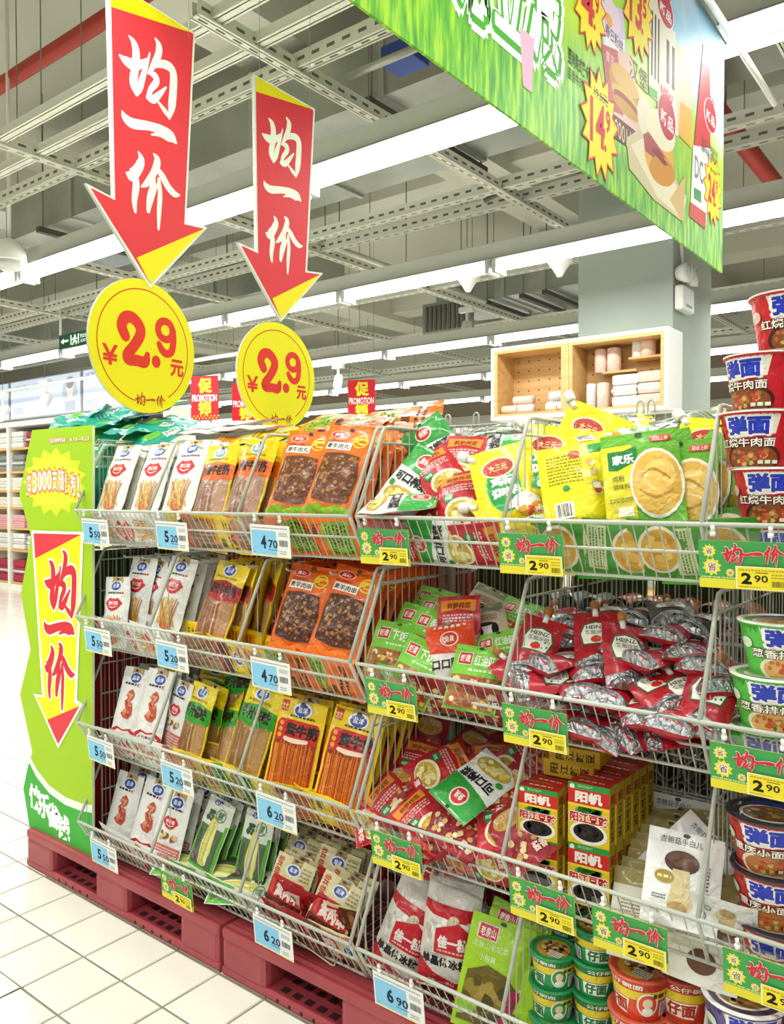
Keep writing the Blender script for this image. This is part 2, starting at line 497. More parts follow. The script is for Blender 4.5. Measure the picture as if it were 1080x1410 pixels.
# ---- slotted channels (cable trays)
TRAY = plain('tray_paint', 'd9d9ca', 0.5); SLOT = plain('tray_slot', '66655a', 0.8); ROD = plain('hanger_rod', '7c7a6e', 0.6)
def tray(name, a, b, z, axis, label, w=0.045, h=0.075, slots=True, rods=()):
    t = empty(name, ((a[0]+b[0])/2, (a[1]+b[1])/2, z))
    o = Vector(t.location)
    m1 = MB(); m2 = MB(); m3 = MB()
    L = (b[0]-a[0]) if axis == 'x' else (b[1]-a[1])
    def bx(m, l0, l1, c0, c1, z0, z1, mat):
        if axis == 'x': m.box(l0, l1, c0, c1, z0, z1, mat)
        else: m.box(c0, c1, l0, l1, z0, z1, mat)
    bx(m1, -L/2, L/2, -w/2, w/2, 0, 0.006, TRAY)
    bx(m1, -L/2, L/2, -w/2, -w/2+0.006, 0, h, TRAY); bx(m1, -L/2, L/2, w/2-0.006, w/2, 0, h, TRAY)
    bx(m1, -L/2, L/2, -w/2-0.012, -w/2, 0, 0.008, TRAY); bx(m1, -L/2, L/2, w/2, w/2+0.012, 0, 0.008, TRAY)
    obj('channel', m1, t)
    if slots:
        n = int(L/0.1)
        for k in range(n):
            l = -L/2+0.1*k+0.02
            bx(m2, l, l+0.05, -w/2-0.001, -w/2+0.001, h*0.45, h*0.65, SLOT)
            bx(m2, l, l+0.05, w/2-0.001, w/2+0.001, h*0.45, h*0.65, SLOT)
            bx(m2, l, l+0.05, -0.006, 0.006, -0.001, 0.001, SLOT)
        so = obj('slots', m2, t); so['kind'] = 'stuff'
    for k in rods:
        m3 = MB(); p = (k-o.x, 0) if axis == 'x' else (0, k-o.y)
        m3.tube([(p[0], p[1], 0), (p[0], p[1], 5.2-z)], 0.004, ROD, 5); obj('hanger_rod', m3, t)
    return t
ytr = [(-0.9, 'beside the green banner'), (-2.9, 'crossing behind the smaller arrow sign'), (-4.9, 'crossing above the exit sign'), (-6.95, 'beyond the exit sign'), (-9.0, 'far left of the hall'), (-11.0, 'above the towel wall')]
for X, ph in ytr:
    t = tray('cable_tray', (X, 2.3), (X, 14.6), 3.6, 'y', '', rods=[3.5, 8.2, 12.2])
    tag(t, 'slotted white cable channel running away from the aisle, %s' % ph, 'cable tray', 'channels running away from the aisle')
xtr = [(2.41, False, 'plain, closest to the red sprinkler pipe'), (2.66, False, 'plain, between the sprinkler pipe and slotted channel'), (2.94, True, 'slotted, in front of the air duct'),
       (4.95, True, 'slotted, above the second lamp row'), (5.25, True, 'slotted twin just behind the one above second lamps'), (6.9, True, 'slotted, passing in front of the pillar'), (9.0, True, 'slotted, behind the pillar'), (11.2, True, 'slotted, in front of the far wall')]
for Y, sl, ph in xtr:
    t = tray('cable_tray', (-15, Y), (2.5, Y), 3.62, 'x', '', slots=sl, h=0.085 if sl else 0.06, rods=([-9.3] if 4.2 < Y < 5.2 else [-9.3, -5.7, -1.8]) if sl else [-4.4])
    tag(t, 'white ceiling channel along the aisle, %s' % ph, 'cable tray', 'channels along the aisle')

# ---- ducts and pipes
DUCTM = mottled('galvanised_sheet', '98a096', 'b4b9b0', 1.6, 0.32, stretch=(1, 1, 1), metal=0.55)
DUCTB = mottled('galvanised_sheet_pale', 'b9bcae', 'd2d0bf', 1.2, 0.3, metal=0.45)
def duct(x0, x1, y0, y1, z0, z1, step, label, mat=DUCTM):
    t = empty('air_duct', ((x0+x1)/2, (y0+y1)/2, z0)); o = Vector(t.location)
    k = 0; x = x0
    while x < x1-0.01:
        xe = min(x+step, x1); m = MB()
        m.box(x-o.x+0.004, xe-o.x-0.004, y0-o.y, y1-o.y, 0, z1-z0, mat); obj('duct_section', m, t)
        m = MB(); m.box(xe-o.x-0.02, xe-o.x+0.02, y0-o.y-0.02, y1-o.y+0.02, -0.02, z1-z0+0.02, STEEL); obj('flange', m, t)
        x = xe
    for xx in (x0+0.8, (x0+x1)/2, x1-1.0):
        m = MB()
        for yy in (y0-0.05, y1+0.05): m.tube([(xx-o.x, yy-o.y, -0.06), (xx-o.x, yy-o.y, 5.2-z0)], 0.008, ROD, 5)
        m.box(xx-o.x-0.03, xx-o.x+0.03, y0-o.y-0.1, y1-o.y+0.1, -0.08, -0.03, plain('dark_angle', '55504a', 0.6))
        obj('hanger_frame', m, t)
    tag(t, label, 'air duct')
    return t
duct(-8.0, 1.5, 4.0, 5.2, 4.0, 4.5, 1.2, 'long galvanised air duct behind the nearest lamp row')
duct(-13.5, -6.2, 6.2, 7.0, 3.75, 4.2, 1.2, 'galvanised air duct at left beyond the exit sign')
duct(-6.0, -3.4, 8.6, 9.6, 3.9, 4.35, 1.0, 'short galvanised duct with dark grille near the spotlight')
REDP = plain('red_pipe', 'b0382c', 0.4)
def pipe(a, b, r, mat, label, nrod=3):
    a, b = Vector(a), Vector(b); t = empty('sprinkler_pipe', a); m = MB()
    m.tube([(0, 0, 0), b-a], r, mat, 12); obj('pipe', m, t)
    for k in range(nrod):
        p = (b-a)*((k+0.5)/nrod); m = MB(); m.tube([p, (p.x, p.y, 5.2-a.z)], 0.006, ROD, 5); obj('hanger_rod', m, t)
    tag(t, label, 'pipe')
pipe((-14, 3.05, 4.6), (-1.6, 3.05, 4.6), 0.055, REDP, 'red sprinkler pipe along the ceiling at upper left')
pipe((-1.5, 2.6, 3.84), (-1.5, 13.5, 3.84), 0.06, REDP, 'red sprinkler pipe running back at the right of the banner', 2)
pipe((-7, 6.05, 4.0), (1.5, 6.05, 4.0), 0.035, plain('brown_pipe', '7a4a3c', 0.5), 'thin brown red pipe high above the second lamp row')
pipe((-5.2, 5.3, 3.85), (-5.2, 8.5, 3.85), 0.03, plain('pale_conduit', 'cfd0c2', 0.5), 'thin pale conduit running back over the duct')
# curved cable conduit bundle
for k, (yy, ph) in enumerate([(5.05, 'lower'), (5.15, 'upper')]):
    m = MB(); pts = [(-3.1, yy, 3.62), (-2.8, yy+0.1, 3.72), (-2.3, yy+0.25, 3.75), (-1.6, yy+0.3, 3.7)]
    m.tube([p[:3] for p in catmull([tuple(p) for p in pts], 5)], 0.018, SLOT, 6)
    o = obj('cable_conduit', m, None, Matrix.Translation((0, 0, k*0.07))); tag(o, 'dark bent cable, %s of two rising off the channel behind the banner' % ph, 'cable')
# blue box above banner
m = MB(); m.box(-0.1, 0.1, -0.08, 0.08, -0.05, 0.05, plain('blue_box', '22469a', 0.5), 0.01)
o = obj('junction_box', m, None, Matrix.Translation(at_z(558, 78, 3.75))); tag(o, 'small blue junction box by the lower edge of the banner', 'junction box')
m = MB(); m.tube([(-0.25, 0.0, 0.0), (0.25, 0, 0)], 0.02, STEEL, 6); obj('bracket', m, o, Matrix.Translation((-0.05, -0.12, -0.06)))
# dark grille
p = at_y(617, 437, 8.55)
t = empty('air_grille', p); m = MB(); m.box(-0.36, 0.36, -0.05, 0.05, -0.2, 0.2, DUCTM); obj('box', m, t)
for k in range(9):
    m = MB(); m.box(-0.3+0.07*k, -0.27+0.07*k, -0.075, -0.05, -0.16, 0.16, SLOT); obj('slat', m, t)
tag(t, 'dark vertical-slat air grille left of the spotlight', 'grille')
# dome camera at far left
p = at_y(13, 352, 3.0)
t = empty('dome_camera', p); m = MB()
m.lathe([(0.03, 0.12), (0.08, 0.1), (0.115, 0.03), (0.12, -0.04), (0.115, -0.045)], WHITE, 24); obj('housing', m, t)
m = MB(); m.lathe([(0.1, -0.045), (0.09, -0.08), (0.06, -0.105), (0.02, -0.115)], plain('dome_glass', 'cfd4cc', 0.1, spec=0.8), 24); obj('dome', m, t)
m = MB(); m.tube([(0, 0, 0.08), (0, 0, 5.2-p.z)], 0.014, WHITE, 10); obj('pole', m, t)
tag(t, 'white dome camera on a pole at the left edge', 'camera')

def spot(px, py, Y, label, dirv=(0.35, -0.6, -0.7), s=1.0):
    p = at_y(px, py, Y); t = empty('spotlight', p); m = MB()
    m.box(-0.09*s, 0.09*s, -0.03*s, 0.03*s, 0.17*s, 0.23*s, WHITE, 0.006*s); obj('adapter', m, t)
    m = MB(); m.tube([(0, 0, 0.17*s), (0, 0, 0.07*s)], 0.014*s, WHITE, 8); obj('arm', m, t)
    m = MB(); m.tube([(0, 0, 0.22*s), (0, 0, 5.2-p.z)], 0.005, ROD, 6); obj('drop_rod', m, t)
    d = Vector(dirv).normalized(); m = MB()
    m.tube([d*-0.1*s, d*-0.08*s, d*0.08*s, d*0.1*s], [0.045*s, 0.055*s, 0.058*s, 0.06*s], WHITE, 16); obj('lamp_head', m, t)
    m = MB(); m.tube([d*0.1*s, d*0.102*s], 0.05*s, plain('warm_lens', 'fff2cf', 0.3, emit=3.0), 16); obj('lens', m, t)
    tag(t, label, 'spotlight')
spot(643, 452, 8.2, 'white track spotlight glowing warm beside the grille', s=1.1)
spot(466, 525, 8.0, 'white track spotlight right of the smaller price disc')
spot(62, 552, 6.0, 'white track spotlight before the light box with child photo', s=1.3)
spot(4, 568, 6.0, 'white track spotlight at the left edge over towel wall', s=1.3)
def cone(px, py, Y, label):
    p = at_y(px, py, Y); m = MB(); m.lathe([(0.1, 0.06), (0.1, 0.05), (0.05, -0.02), (0.02, -0.07)], WHITE, 20)
    tag(obj('ceiling_cone', m, None, Matrix.Translation(p)), label, 'detector')
    m = MB(); m.tube([(0, 0, 0.05), (0, 0, 0.3)], 0.012, WHITE, 6); obj('stem', m, COL.objects[-1])
cone(645, 390, 5.6, 'white cone detector under the second lamp row, left one')
cone(771, 368, 5.6, 'white cone detector under the second lamp row, right one')

# ---- emergency light on the pillar
p = at_x(937, 408, -2.16); t = empty('emergency_light', p); m = MB()
m.box(0, 0.07, -0.14, 0.14, -0.13, 0.06, WHITE, 0.02); obj('case', m, t)
for s in (-1, 1):
    m = MB(); m.tube([(0.0, 0.08*s, 0.16), (0.05, 0.08*s, 0.16), (0.1, 0.085*s, 0.16)], [0.05, 0.075, 0.08], WHITE, 18); h = obj('lamp_head', m, t)
    m = MB(); m.tube([(0.1, 0.085*s, 0.16), (0.102, 0.085*s, 0.16)], 0.062, plain('lamp_glass', 'dfe6e2', 0.15), 18); obj('lens', m, h)
m = MB(); m.box(0.07, 0.072, -0.07, 0.07, -0.1, -0.08, plain('ink_green', '3a8a50')); obj('indicator', m, t)
m = MB(); m.box(0, 0.04, 0.18, 0.26, 0.14, 0.24, WHITE, 0.008); obj('socket', m, t)
m = MB(); m.tube([(0.02, 0, 0.2), (0.02, -0.05, 0.4), (0.02, -0.3, 0.55), (0.02, -0.34, 0.62)], 0.012, WHITE, 8); obj('conduit', m, t)
tag(t, 'white emergency light with two round lamps on the pillar', 'emergency light')

# ---- wooden peg cabinet on the pillar
WOOD = mottled('pale_wood', 'cb9f60', 'd8b176', 3.0, 0.5, stretch=(0.6, 4, 8)); PEG = plain('peg_hole', '5c4428', 0.9)
CABW = plain('cabinet_white', 'ecece2', 0.45)
cx0, cx1, cyf, cyb, cz0, cz1 = -3.62, -2.09, 6.02, 6.34, 2.13, 2.75
t = empty('display_cabinet', ((cx0+cx1)/2, cyb, cz0)); o = Vector(t.location)
def cabp(name, x0, x1, y0, y1, z0, z1, mat): 
    m = MB(); m.box(x0-o.x, x1-o.x, y0-o.y, y1-o.y, z0-o.z, z1-o.z, mat, 0.003); return obj(name, m, t)
cabp('top_panel', cx0, cx1, cyf, cyb, cz1-0.03, cz1, CABW); cabp('bottom_panel', cx0, cx1, cyf, cyb, cz0, cz0+0.03, CABW)
cabp('side_panel', cx0, cx0+0.03, cyf, cyb, cz0+0.03, cz1-0.03, CABW); cabp('side_panel', cx1-0.03, cx1, cyf, cyb, cz0+0.03, cz1-0.03, CABW)
xm = (cx0+cx1)/2-0.06
cabp('divider', xm-0.02, xm+0.02, cyf, cyb, cz0+0.03, cz1-0.03, WOOD)
for (a, b) in ((cx0+0.03, xm-0.02), (xm+0.02, cx1-0.03)):
    bp = cabp('back_panel', a, b, cyb-0.03, cyb-0.005, cz0+0.03, cz1-0.03, WOOD)
    for (q, r_) in ((a, a+0.03), (b-0.03, b)): cabp('inner_lining', q, r_, cyf+0.004, cyb-0.03, cz0+0.05, cz1-0.05, WOOD)
    cabp('inner_lining', a, b, cyf+0.004, cyb-0.03, cz1-0.055, cz1-0.03, WOOD); cabp('inner_lining', a, b, cyf+0.004, cyb-0.03, cz0+0.03, cz0+0.05, WOOD)
    m = MB()
    for i in range(6):
        for j in range(6):
            xx = a+0.08+(b-a-0.16)*i/5-o.x; zz = 0.1+0.085*j
            m.box(xx-0.006, xx+0.006, cyb-0.0315-o.y, cyb-0.0295-o.y, zz-0.006, zz+0.006, PEG)
    ph = obj('peg_holes', m, t); ph['kind'] = 'stuff'
sh1 = at_y(858, 513, 6.2); sh2 = at_y(895, 493, 6.2)
cabp('peg_shelf', sh1.x-0.14, sh1.x+0.14, 6.12, cyb-0.03, sh1.z-0.008, sh1.z+0.008, WOOD)
cabp('peg_shelf', sh2.x-0.14, sh2.x+0.14, 6.12, cyb-0.03, sh2.z-0.008, sh2.z+0.008, WOOD)
tag(t, 'white framed wooden peg board cabinet on the pillar', 'cabinet')
# towels
TOWC = {'pink': mottled('towel_pink', 'd8b5a4', 'e5c8ba', 60, 0.95, bump=0.4), 'grey': mottled('towel_grey', 'b9bcbb', 'cdd0ce', 60, 0.95, bump=0.4),
        'cream': mottled('towel_cream', 'e9e1c8', 'f2ecd9', 60, 0.95, bump=0.4), 'rose': mottled('towel_rose', 'e39aa2', 'eeb0b4', 60, 0.95, bump=0.4),
        'dark': mottled('towel_dark', '70766e', '868b84', 60, 0.95, bump=0.4), 'teal': mottled('towel_teal', '3b9f86', '52b69b', 60, 0.95, bump=0.4),
        'red': mottled('towel_red', '92253a', 'a7344a', 60, 0.95, bump=0.4), 'white': mottled('towel_white', 'd6d0c8', 'e2ddd6', 60, 0.95, bump=0.4)}
def towel_me(w, d, h, col, rolled=False):
    m = MB(); mat = TOWC[col]
    if rolled:
        m.tube([(-w/2, 0, h/2), (-w/2+0.008, 0, h/2), (w/2-0.008, 0, h/2), (w/2, 0, h/2)], [h*0.44, h/2, h/2, h*0.44], mat, 14)
        sp = [(-w/2-0.001, math.cos(a)*h*0.07*a/2, h/2+math.sin(a)*h*0.07*a/2) for a in [0.5*k for k in range(1, 26)]]
        m.tube(sp, 0.003, TOWC['grey'], 4)
    else:
        n = 3
        for k in range(n):
            m.box(-w/2+0.004*(k % 2), w/2-0.004*(k % 2), -d/2, d/2, h*k/n, h*(k+1)/n-0.002, mat, min(h/n*0.4, 0.02))
        m.box(-w*0.5-0.001, w*0.5+0.001, -d/2-0.003, d/2-0.02, h*0.44, h*0.54, TOWC['grey'] if col != 'grey' else TOWC['white'])
    return m
def towel(px, py, Y, w, d, h, col, label, rolled=False, base_z=None, up=False, group='towels in the peg board cabinet'):
    p = at_y(px, py, Y); z = p.z if base_z is None else base_z
    M = Matrix.Translation((p.x, p.y, z))
    if up: M = M @ Matrix.Translation((0, 0, w/2)) @ Matrix.Rotation(math.pi/2, 4, 'Y') @ Matrix.Translation((0, 0, -h/2))
    tag(obj('folded_towel' if not rolled else 'rolled_towel', towel_me(w, d, h, col, rolled), None, M), label, 'towel', group)
zb = cz0+0.052
towel(721, 552, 6.13, 0.20, 0.16, 0.08, 'white', 'white rolled towel under the tagged one, left cabinet bay', True, zb)
towel(703, 560, 6.10, 0.15, 0.16, 0.075, 'pink', 'pale rolled towel at the far left of the cabinet', True, zb)
towel(722, 545, 6.14, 0.19, 0.16, 0.075, 'pink', 'pink rolled towel topping the left pile in cabinet', True, zb+0.08)
towel(763, 557, 6.12, 0.12, 0.16, 0.085, 'cream', 'cream rolled towel beside the grey rolls in cabinet', True, zb)
towel(781, 555, 6.12, 0.18, 0.16, 0.085, 'white', 'white rolled towel under the grey roll in cabinet', True, zb)
towel(773, 544, 6.13, 0.2, 0.16, 0.085, 'grey', 'grey rolled towel on top near the cabinet divider', True, zb+0.085)
towel(815, 553, 6.13, 0.2, 0.1, 0.085, 'grey', 'upright grey rolled towel right of the cabinet divider', True, zb, True)
towel(831, 553, 6.13, 0.2, 0.1, 0.1, 'pink', 'upright pink rolled towel between grey roll and stacked towels', True, zb, True)
towel(866, 550, 6.15, 0.21, 0.17, 0.25, 'white', 'tall whitish folded towel stack in the right cabinet bay', False, zb)
towel(900, 548, 6.15, 0.2, 0.17, 0.26, 'pink', 'tall pink folded towel stack at the cabinet right end', False, zb)
towel(828, 505, 6.2, 0.19, 0.1, 0.1, 'pink', 'pink rolled towel on lower peg shelf, left one', True, sh1.z+0.009, True)
towel(846, 505, 6.2, 0.19, 0.1, 0.11, 'pink', 'pink rolled towel on lower peg shelf, right one', True, sh1.z+0.009, True)
towel(879, 485, 6.2, 0.19, 0.1, 0.09, 'white', 'whitish rolled towel on upper peg shelf, left one', True, sh2.z+0.009, True)
towel(893, 485, 6.2, 0.19, 0.1, 0.12, 'pink', 'pink rolled towel on upper peg shelf, right one', True, sh2.z+0.009, True)
# towel rack below the cabinet
RACKP = plain('rack_white', 'e6e6dc', 0.5)
t = empty('towel_rack', (-3.2, 6.2, 0))
for z in (0.3, 0.75, 1.2, 1.62):
    m = MB(); m.box(-1.9, 1.3, -0.2, 0.2, z-0.02, z, WOOD); obj('shelf_board', m, t)
for x in (-1.9, -0.8, 0.3, 1.3):
    m = MB(); m.box(x-0.02, x+0.02, -0.2, 0.2, 0, 2.1, RACKP); obj('upright', m, t)
tag(t, 'low white towel rack with wooden shelves under the cabinet', 'shelf')
k = 0
for x in [-5.0+0.2*i for i in range(15)]:
    if abs(x+4.0) < 0.06 or abs(x+2.9) < 0.06: continue
    c = ['white', 'pink', 'cream', 'pink', 'white', 'rose', 'cream'][k % 7]
    for j in range(2):
        o_ = obj('folded_towel', towel_me(0.17, 0.3, 0.16, c), None, Matrix.Translation((x, 6.2, 1.621+0.162*j)))
        tag(o_, '%s folded towel, %s from left on the %s layer below the cabinet' % (c, ORD[k], ['lower', 'upper'][j]), 'towel', 'towels on the low rack')
    k += 1

# ---- towel wall at left with light boxes
WY = 6.4
t = empty('towel_shelving', (-12.3, WY, 0)); o = Vector(t.location)
SHZ = [0.094, 0.617, 0.965, 1.29, 1.56, 1.86, 2.23]
BX = [-15.6, -14.2, -12.8, -11.4, -10.0, -8.7]
for z in SHZ:
    m = MB(); m.box(BX[0]-o.x, BX[-1]-o.x, 0, 0.45, z-0.035, z, WOOD); obj('shelf_board', m, t)
for x in BX:
    m = MB(); m.box(x-0.035-o.x, x+0.035-o.x, -0.01, 0.45, 0, 2.62, RACKP); obj('upright', m, t)
m = MB(); m.box(BX[0]-o.x, BX[-1]-o.x, 0.45, 0.48, 0, 2.62, RACKP); obj('back_panel', m, t)
m = MB(); m.box(BX[0]-o.x, BX[-1]-o.x, -0.02, 0.46, 2.56, 2.64, RACKP); obj('top_board', m, t)
m = MB(); m.box(BX[0]-o.x, BX[-1]-o.x, 0.0, 0.44, 0, 0.06, RACKP); obj('plinth', m, t)
tag(t, 'long white towel shelving with wooden boards under light boxes', 'shelf')
rows = [('red', 0.36, 'teal'), ('white', 0.26, 'grey'), ('rose', 0.2, 'rose'), ('cream', 0.16, 'grey'), ('cream', 0.2, 'white'), ('dark', 0.26, 'white'), ('white', 0.26, 'red')]
shn = ['bottom', 'second lowest', 'third lowest', 'middle', 'third highest', 'second highest', 'top']
for si, z in enumerate(SHZ):
    for bi in range(1, 5):
        for k in range(3):
            x = BX[bi]+0.25+0.45*k
            px, py, d = project((x, WY, z))
            if px < -30: continue
            c = rows[si][0] if k % 2 == 0 else rows[si][2]
            hh = rows[si][1]*(0.9 if k % 2 else 1.0); n = 1 if si in (0, 1, 5, 6) else 2
            for j in range(n):
                o_ = obj('folded_towel', towel_me(0.36, 0.36, hh/n-0.004, c), None, Matrix.Translation((x, WY+0.2, z+0.001+hh/n*j)))
                tag(o_, '%s folded towel%s, %s shelf of towel wall, %s of %s bay' % (c, '' if n == 1 else (' below' if j == 0 else ' above'), shn[si], ['left', 'middle', 'right'][k], ['leftmost', 'second', 'third', 'fourth'][bi-1]), 'towel', 'towels on the towel wall')
def lightbox(x0, x1, label, extra):
    z0, z1 = 2.68, 3.28; t = empty('light_box', ((x0+x1)/2, WY, z0)); w = x1-x0; h = z1-z0
    m = MB(); m.box(-w/2, w/2, 0.02, 0.14, 0, h, plain('lightbox_frame', 'b9bdc2', 0.4), 0.006); obj('frame', m, t)
    P = Print(w, h, lambda c: plain('glow_'+c, c, 0.5, emit=0.4))
    P.rect(0.012, 0.03, 0.988, 0.97, 'cfdcf2'); extra(P)
    obj('lit_panel', P.build('lit_panel', lambda u, v, e: (u-w/2, 0.02-e*2, v), 0), t)
    tag(t, label, 'light box', 'light boxes over the towel wall')
def lb1(P):
    P.text(0.04, 0.74, 0.3, 0.86, 'NORUOLA', '5c6a80', 0.0); P.text(0.34, 0.74, 0.42, 0.86, '诺伊', '5c6a80', 0.0); P.lines(0.05, 0.12, 0.2, 0.3, 3, '8c98ac')
    P.ell(0.86, 0.5, 0.1, 0.42, 'b9bfc9'); P.ell(0.86, 0.6, 0.045, 0.22, 'e6d9d2'); P.ell(0.86, 0.74, 0.05, 0.14, '8c8f98'); P.rect(0.79, 0.05, 0.93, 0.3, 'a3a9b6')
def lb2(P):
    P.text(0.05, 0.82, 0.3, 0.92, 'NORUOLA', '5c6a80', 0.0); P.text(0.33, 0.82, 0.4, 0.92, '诺伊', '5c6a80', 0.0); P.lines(0.06, 0.1, 0.2, 0.28, 3, '8c98ac')
    P.ring(0.55, 0.5, 0.1, 0.32, 0.012, '9fb0cc'); P.text(0.51, 0.42, 0.57, 0.66, '8', '8fa3c4', 0.02); P.lines(0.49, 0.3, 0.6, 0.37, 1, '8fa3c4')
lightbox(-12.75, -10.7, 'glowing pale blue light box with child photo at left', lb1)
lightbox(-10.66, -8.75, 'glowing pale blue light box with a circled figure eight', lb2)
lightbox(-15.0, -12.79, 'glowing pale light box cut by the left picture edge', lambda P: (P.ell(0.8, 0.5, 0.12, 0.4, 'b9bfc9'), P.lines(0.3, 0.2, 0.5, 0.4, 3, '8c98ac')))
m = MB(); m.tube([(-14.5, 6.0, 3.05), (-6.5, 6.0, 3.05)], 0.025, WHITE, 6); o_ = obj('spotlight_track', m); tag(o_, 'white spotlight track in front of the light boxes', 'track')

# ---- exit sign on two poles
pa = at_y(83, 472, 5.0); pb = at_y(126, 472, 5.0)
t = empty('exit_sign', ((pa.x+pb.x)/2, 5.0, pa.z)); w = pb.x-pa.x; h = 0.16
m = MB(); m.box(-w/2, w/2, -0.015, 0.015, -h/2, h/2, plain('exit_green', '1f5a3c', 0.4), 0.004); obj('panel', m, t)
P = Print(w, h, lambda c: plain('exitglow_'+c, c, 0.5, emit=0.3))
P.stroke([(0.1, 0.5, 0.02), (0.3, 0.5, 0.02)], 'e8fff0'); P.poly([(0.06, 0.5), (0.16, 0.72), (0.16, 0.28)], 'e8fff0')
P.rect(0.38, 0.15, 0.42, 0.85, 'e8fff0'); P.rect(0.62, 0.15, 0.66, 0.85, 'e8fff0'); P.ell(0.53, 0.74, 0.03, 0.1, 'e8fff0')
P.stroke([(0.52, 0.6, 0.025), (0.5, 0.42, 0.025), (0.46, 0.18, 0.02)], 'e8fff0'); P.stroke([(0.5, 0.42, 0.02), (0.58, 0.3, 0.02), (0.56, 0.16, 0.015)], 'e8fff0'); P.stroke([(0.45, 0.5, 0.015), (0.52, 0.6, 0.02), (0.6, 0.52, 0.015)], 'e8fff0')
P.text(0.7, 0.5, 0.95, 0.8, '安全出口', 'e8fff0', 0.02); P.text(0.72, 0.2, 0.93, 0.4, 'EXIT', 'e8fff0', 0.02)
obj('lit_symbols', P.build('lit_symbols', lambda u, v, e: (u-w/2, -0.0155-e, v-h/2), 0), t)
for s in (-1, 1):
    m = MB(); m.tube([(s*w/2*0.98, 0, h/2-0.02), (s*w/2*0.98, 0, 3.62-pa.z)], 0.014, WHITE, 8); obj('pole', m, t)
tag(t, 'green exit sign with running figure hanging on two white poles', 'exit sign')

# ---- red promotion signs
def promo(px, py, d, label):
    r_ = ray(px, py); k = d/(-(CAM_M.transposed() @ r_).z); p = Vector((0, 0, CAMZ)) + r_*k
    t = empty('promotion_sign', p); w, h = 0.34, 0.5
    m = MB(); m.box(-w/2, w/2, -0.004, 0.004, -h/2, h/2, ink('d8232f')); obj('board', m, t)
    P = Print(w, h, ink)
    P.text(0.28, 0.62, 0.76, 0.95, '促', 'f4e23c', 0.05); P.text(0.28, 0.12, 0.74, 0.42, '销', 'f4e23c', 0.05)
    P.text(0.05, 0.42, 0.95, 0.58, 'PROMOTION', 'ffffff', 0.02)
    for i in range(8):
        for j in range(2): P.ell(0.06+0.125*i+0.06*j, 0.04+0.05*j, 0.025, 0.017, 'f4e23c', 8)
    obj('printed_front', P.build('printed_front', lambda u, v, e: (u-w/2, -0.004-e, v-h/2), 0), t)
    for s in (-1, 1):
        m = MB(); m.tube([(s*0.15, 0, h/2), (s*0.15, 0, 5.2-p.z)], 0.002, ROD, 4); obj('hanging_wire', m, t)
    t.rotation_euler.z = R(25)
    tag(t, label, 'sign', 'red promotion signs')
promo(282, 548, 9.2, 'red promotion sign right of the large price disc')
promo(338, 556, 9.6, 'red promotion sign half hidden by the smaller price disc')
promo(498, 552, 9.6, 'red promotion sign above the orange packets')

# ---- far counters, so the gaps are not empty
def far_shelf(x0, x1, y, z, label, cols):
    t = empty('far_shelf', ((x0+x1)/2, y, 0)); o = Vector(t.location)
    m = MB(); m.box(x0-o.x, x1-o.x, 0.2, 0.5, 0, z, RACKP); obj('back_panel', m, t)
    for k in range(5):
        m = MB(); m.box(x0-o.x, x1-o.x, -0.2, 0.2, 0.2+k*(z-0.3)/5, 0.23+k*(z-0.3)/5, RACKP); obj('shelf_board', m, t)
    m = MB(); m.box(x0-o.x-0.03, x0-o.x, -0.2, 0.5, 0, z, RACKP); obj('end_panel', m, t)
    m = MB(); m.box(x1-o.x, x1-o.x+0.03, -0.2, 0.5, 0, z, RACKP); obj('end_panel', m, t)
    tag(t, label, 'shelf')
far_shelf(-9.5, -5.6, 9.6, 2.15, 'white wall shelf in the distance behind the price discs', ['e8e4d8', 'c7d2da', 'e2c9b0', 'd8d8d8'])
far_shelf(-5.0, -3.9, 9.9, 2.0, 'white wall shelf in the distance left of the pillar', ['f0ece0', 'd5dde0'])
mb = MB(); mb.box(-8.35, -8.05, 7.8, 8.1, 0, 5.2, PILM, 0.01); structure(obj('pillar', mb), 'slim grey pillar behind the price discs')

# ================================================================== PALLETS
REDPL = mottled('red_pallet_plastic', '98363e', 'a6454d', 6.0, 0.42, lo=0.3, hi=0.75)
HOLE = plain('pallet_hole', '32090e', 0.8)
FY = 1.62          # plane of the basket noses
def pallet(x0, label, w=1.19, dp=1.0):
    t = empty('pallet', (x0+w/2, FY+0.01+dp/2, 0))
    m = MB(); m.box(-w/2, w/2, -dp/2, dp/2, 0.112, 0.15, REDPL, 0.012); obj('deck', m, t)
    bw = [(-w/2, -w/2+0.2), (-0.1, 0.1), (w/2-0.2, w/2)]
    for (a, b) in bw:
        for (c, d) in ((-dp/2, -dp/2+0.2), (-0.1, 0.1), (dp/2-0.2, dp/2)):
            m = MB(); m.box(a, b, c, d, 0.012, 0.125, REDPL, 0.022); obj('block', m, t)
    m = MB(); m.box(-w/2, w/2, -dp/2, dp/2, 0.001, 0.028, REDPL, 0.008); obj('base_deck', m, t)
    m = MB()
    for (a, b) in ((-w/2+0.22, -0.12), (0.12, w/2-0.22)):
        for i in range(5):
            for j in range(4):
                xx = a+0.03+(b-a-0.06)*i/4; yy = -dp/2+0.035+0.05*j
                m.box(xx-0.014, xx+0.014, yy-0.012, yy+0.012, 0.0285, 0.0292, HOLE)
            m.tube([(a+0.03+(b-a-0.06)*i/4, -dp/2-0.0008, 0.014), (a+0.03+(b-a-0.06)*i/4, -dp/2+0.001, 0.014)], 0.006, HOLE, 8)
    o = obj('drain_holes', m, t); o['kind'] = 'stuff'
    tag(t, label, 'pallet', 'red plastic pallets')
pallet(-3.15, 'dark red plastic pallet under the green standee')
pallet(-1.95, 'dark red plastic pallet in the middle, below sugar bags')
pallet(-0.75, 'dark red plastic pallet at the right, below noodle cups')

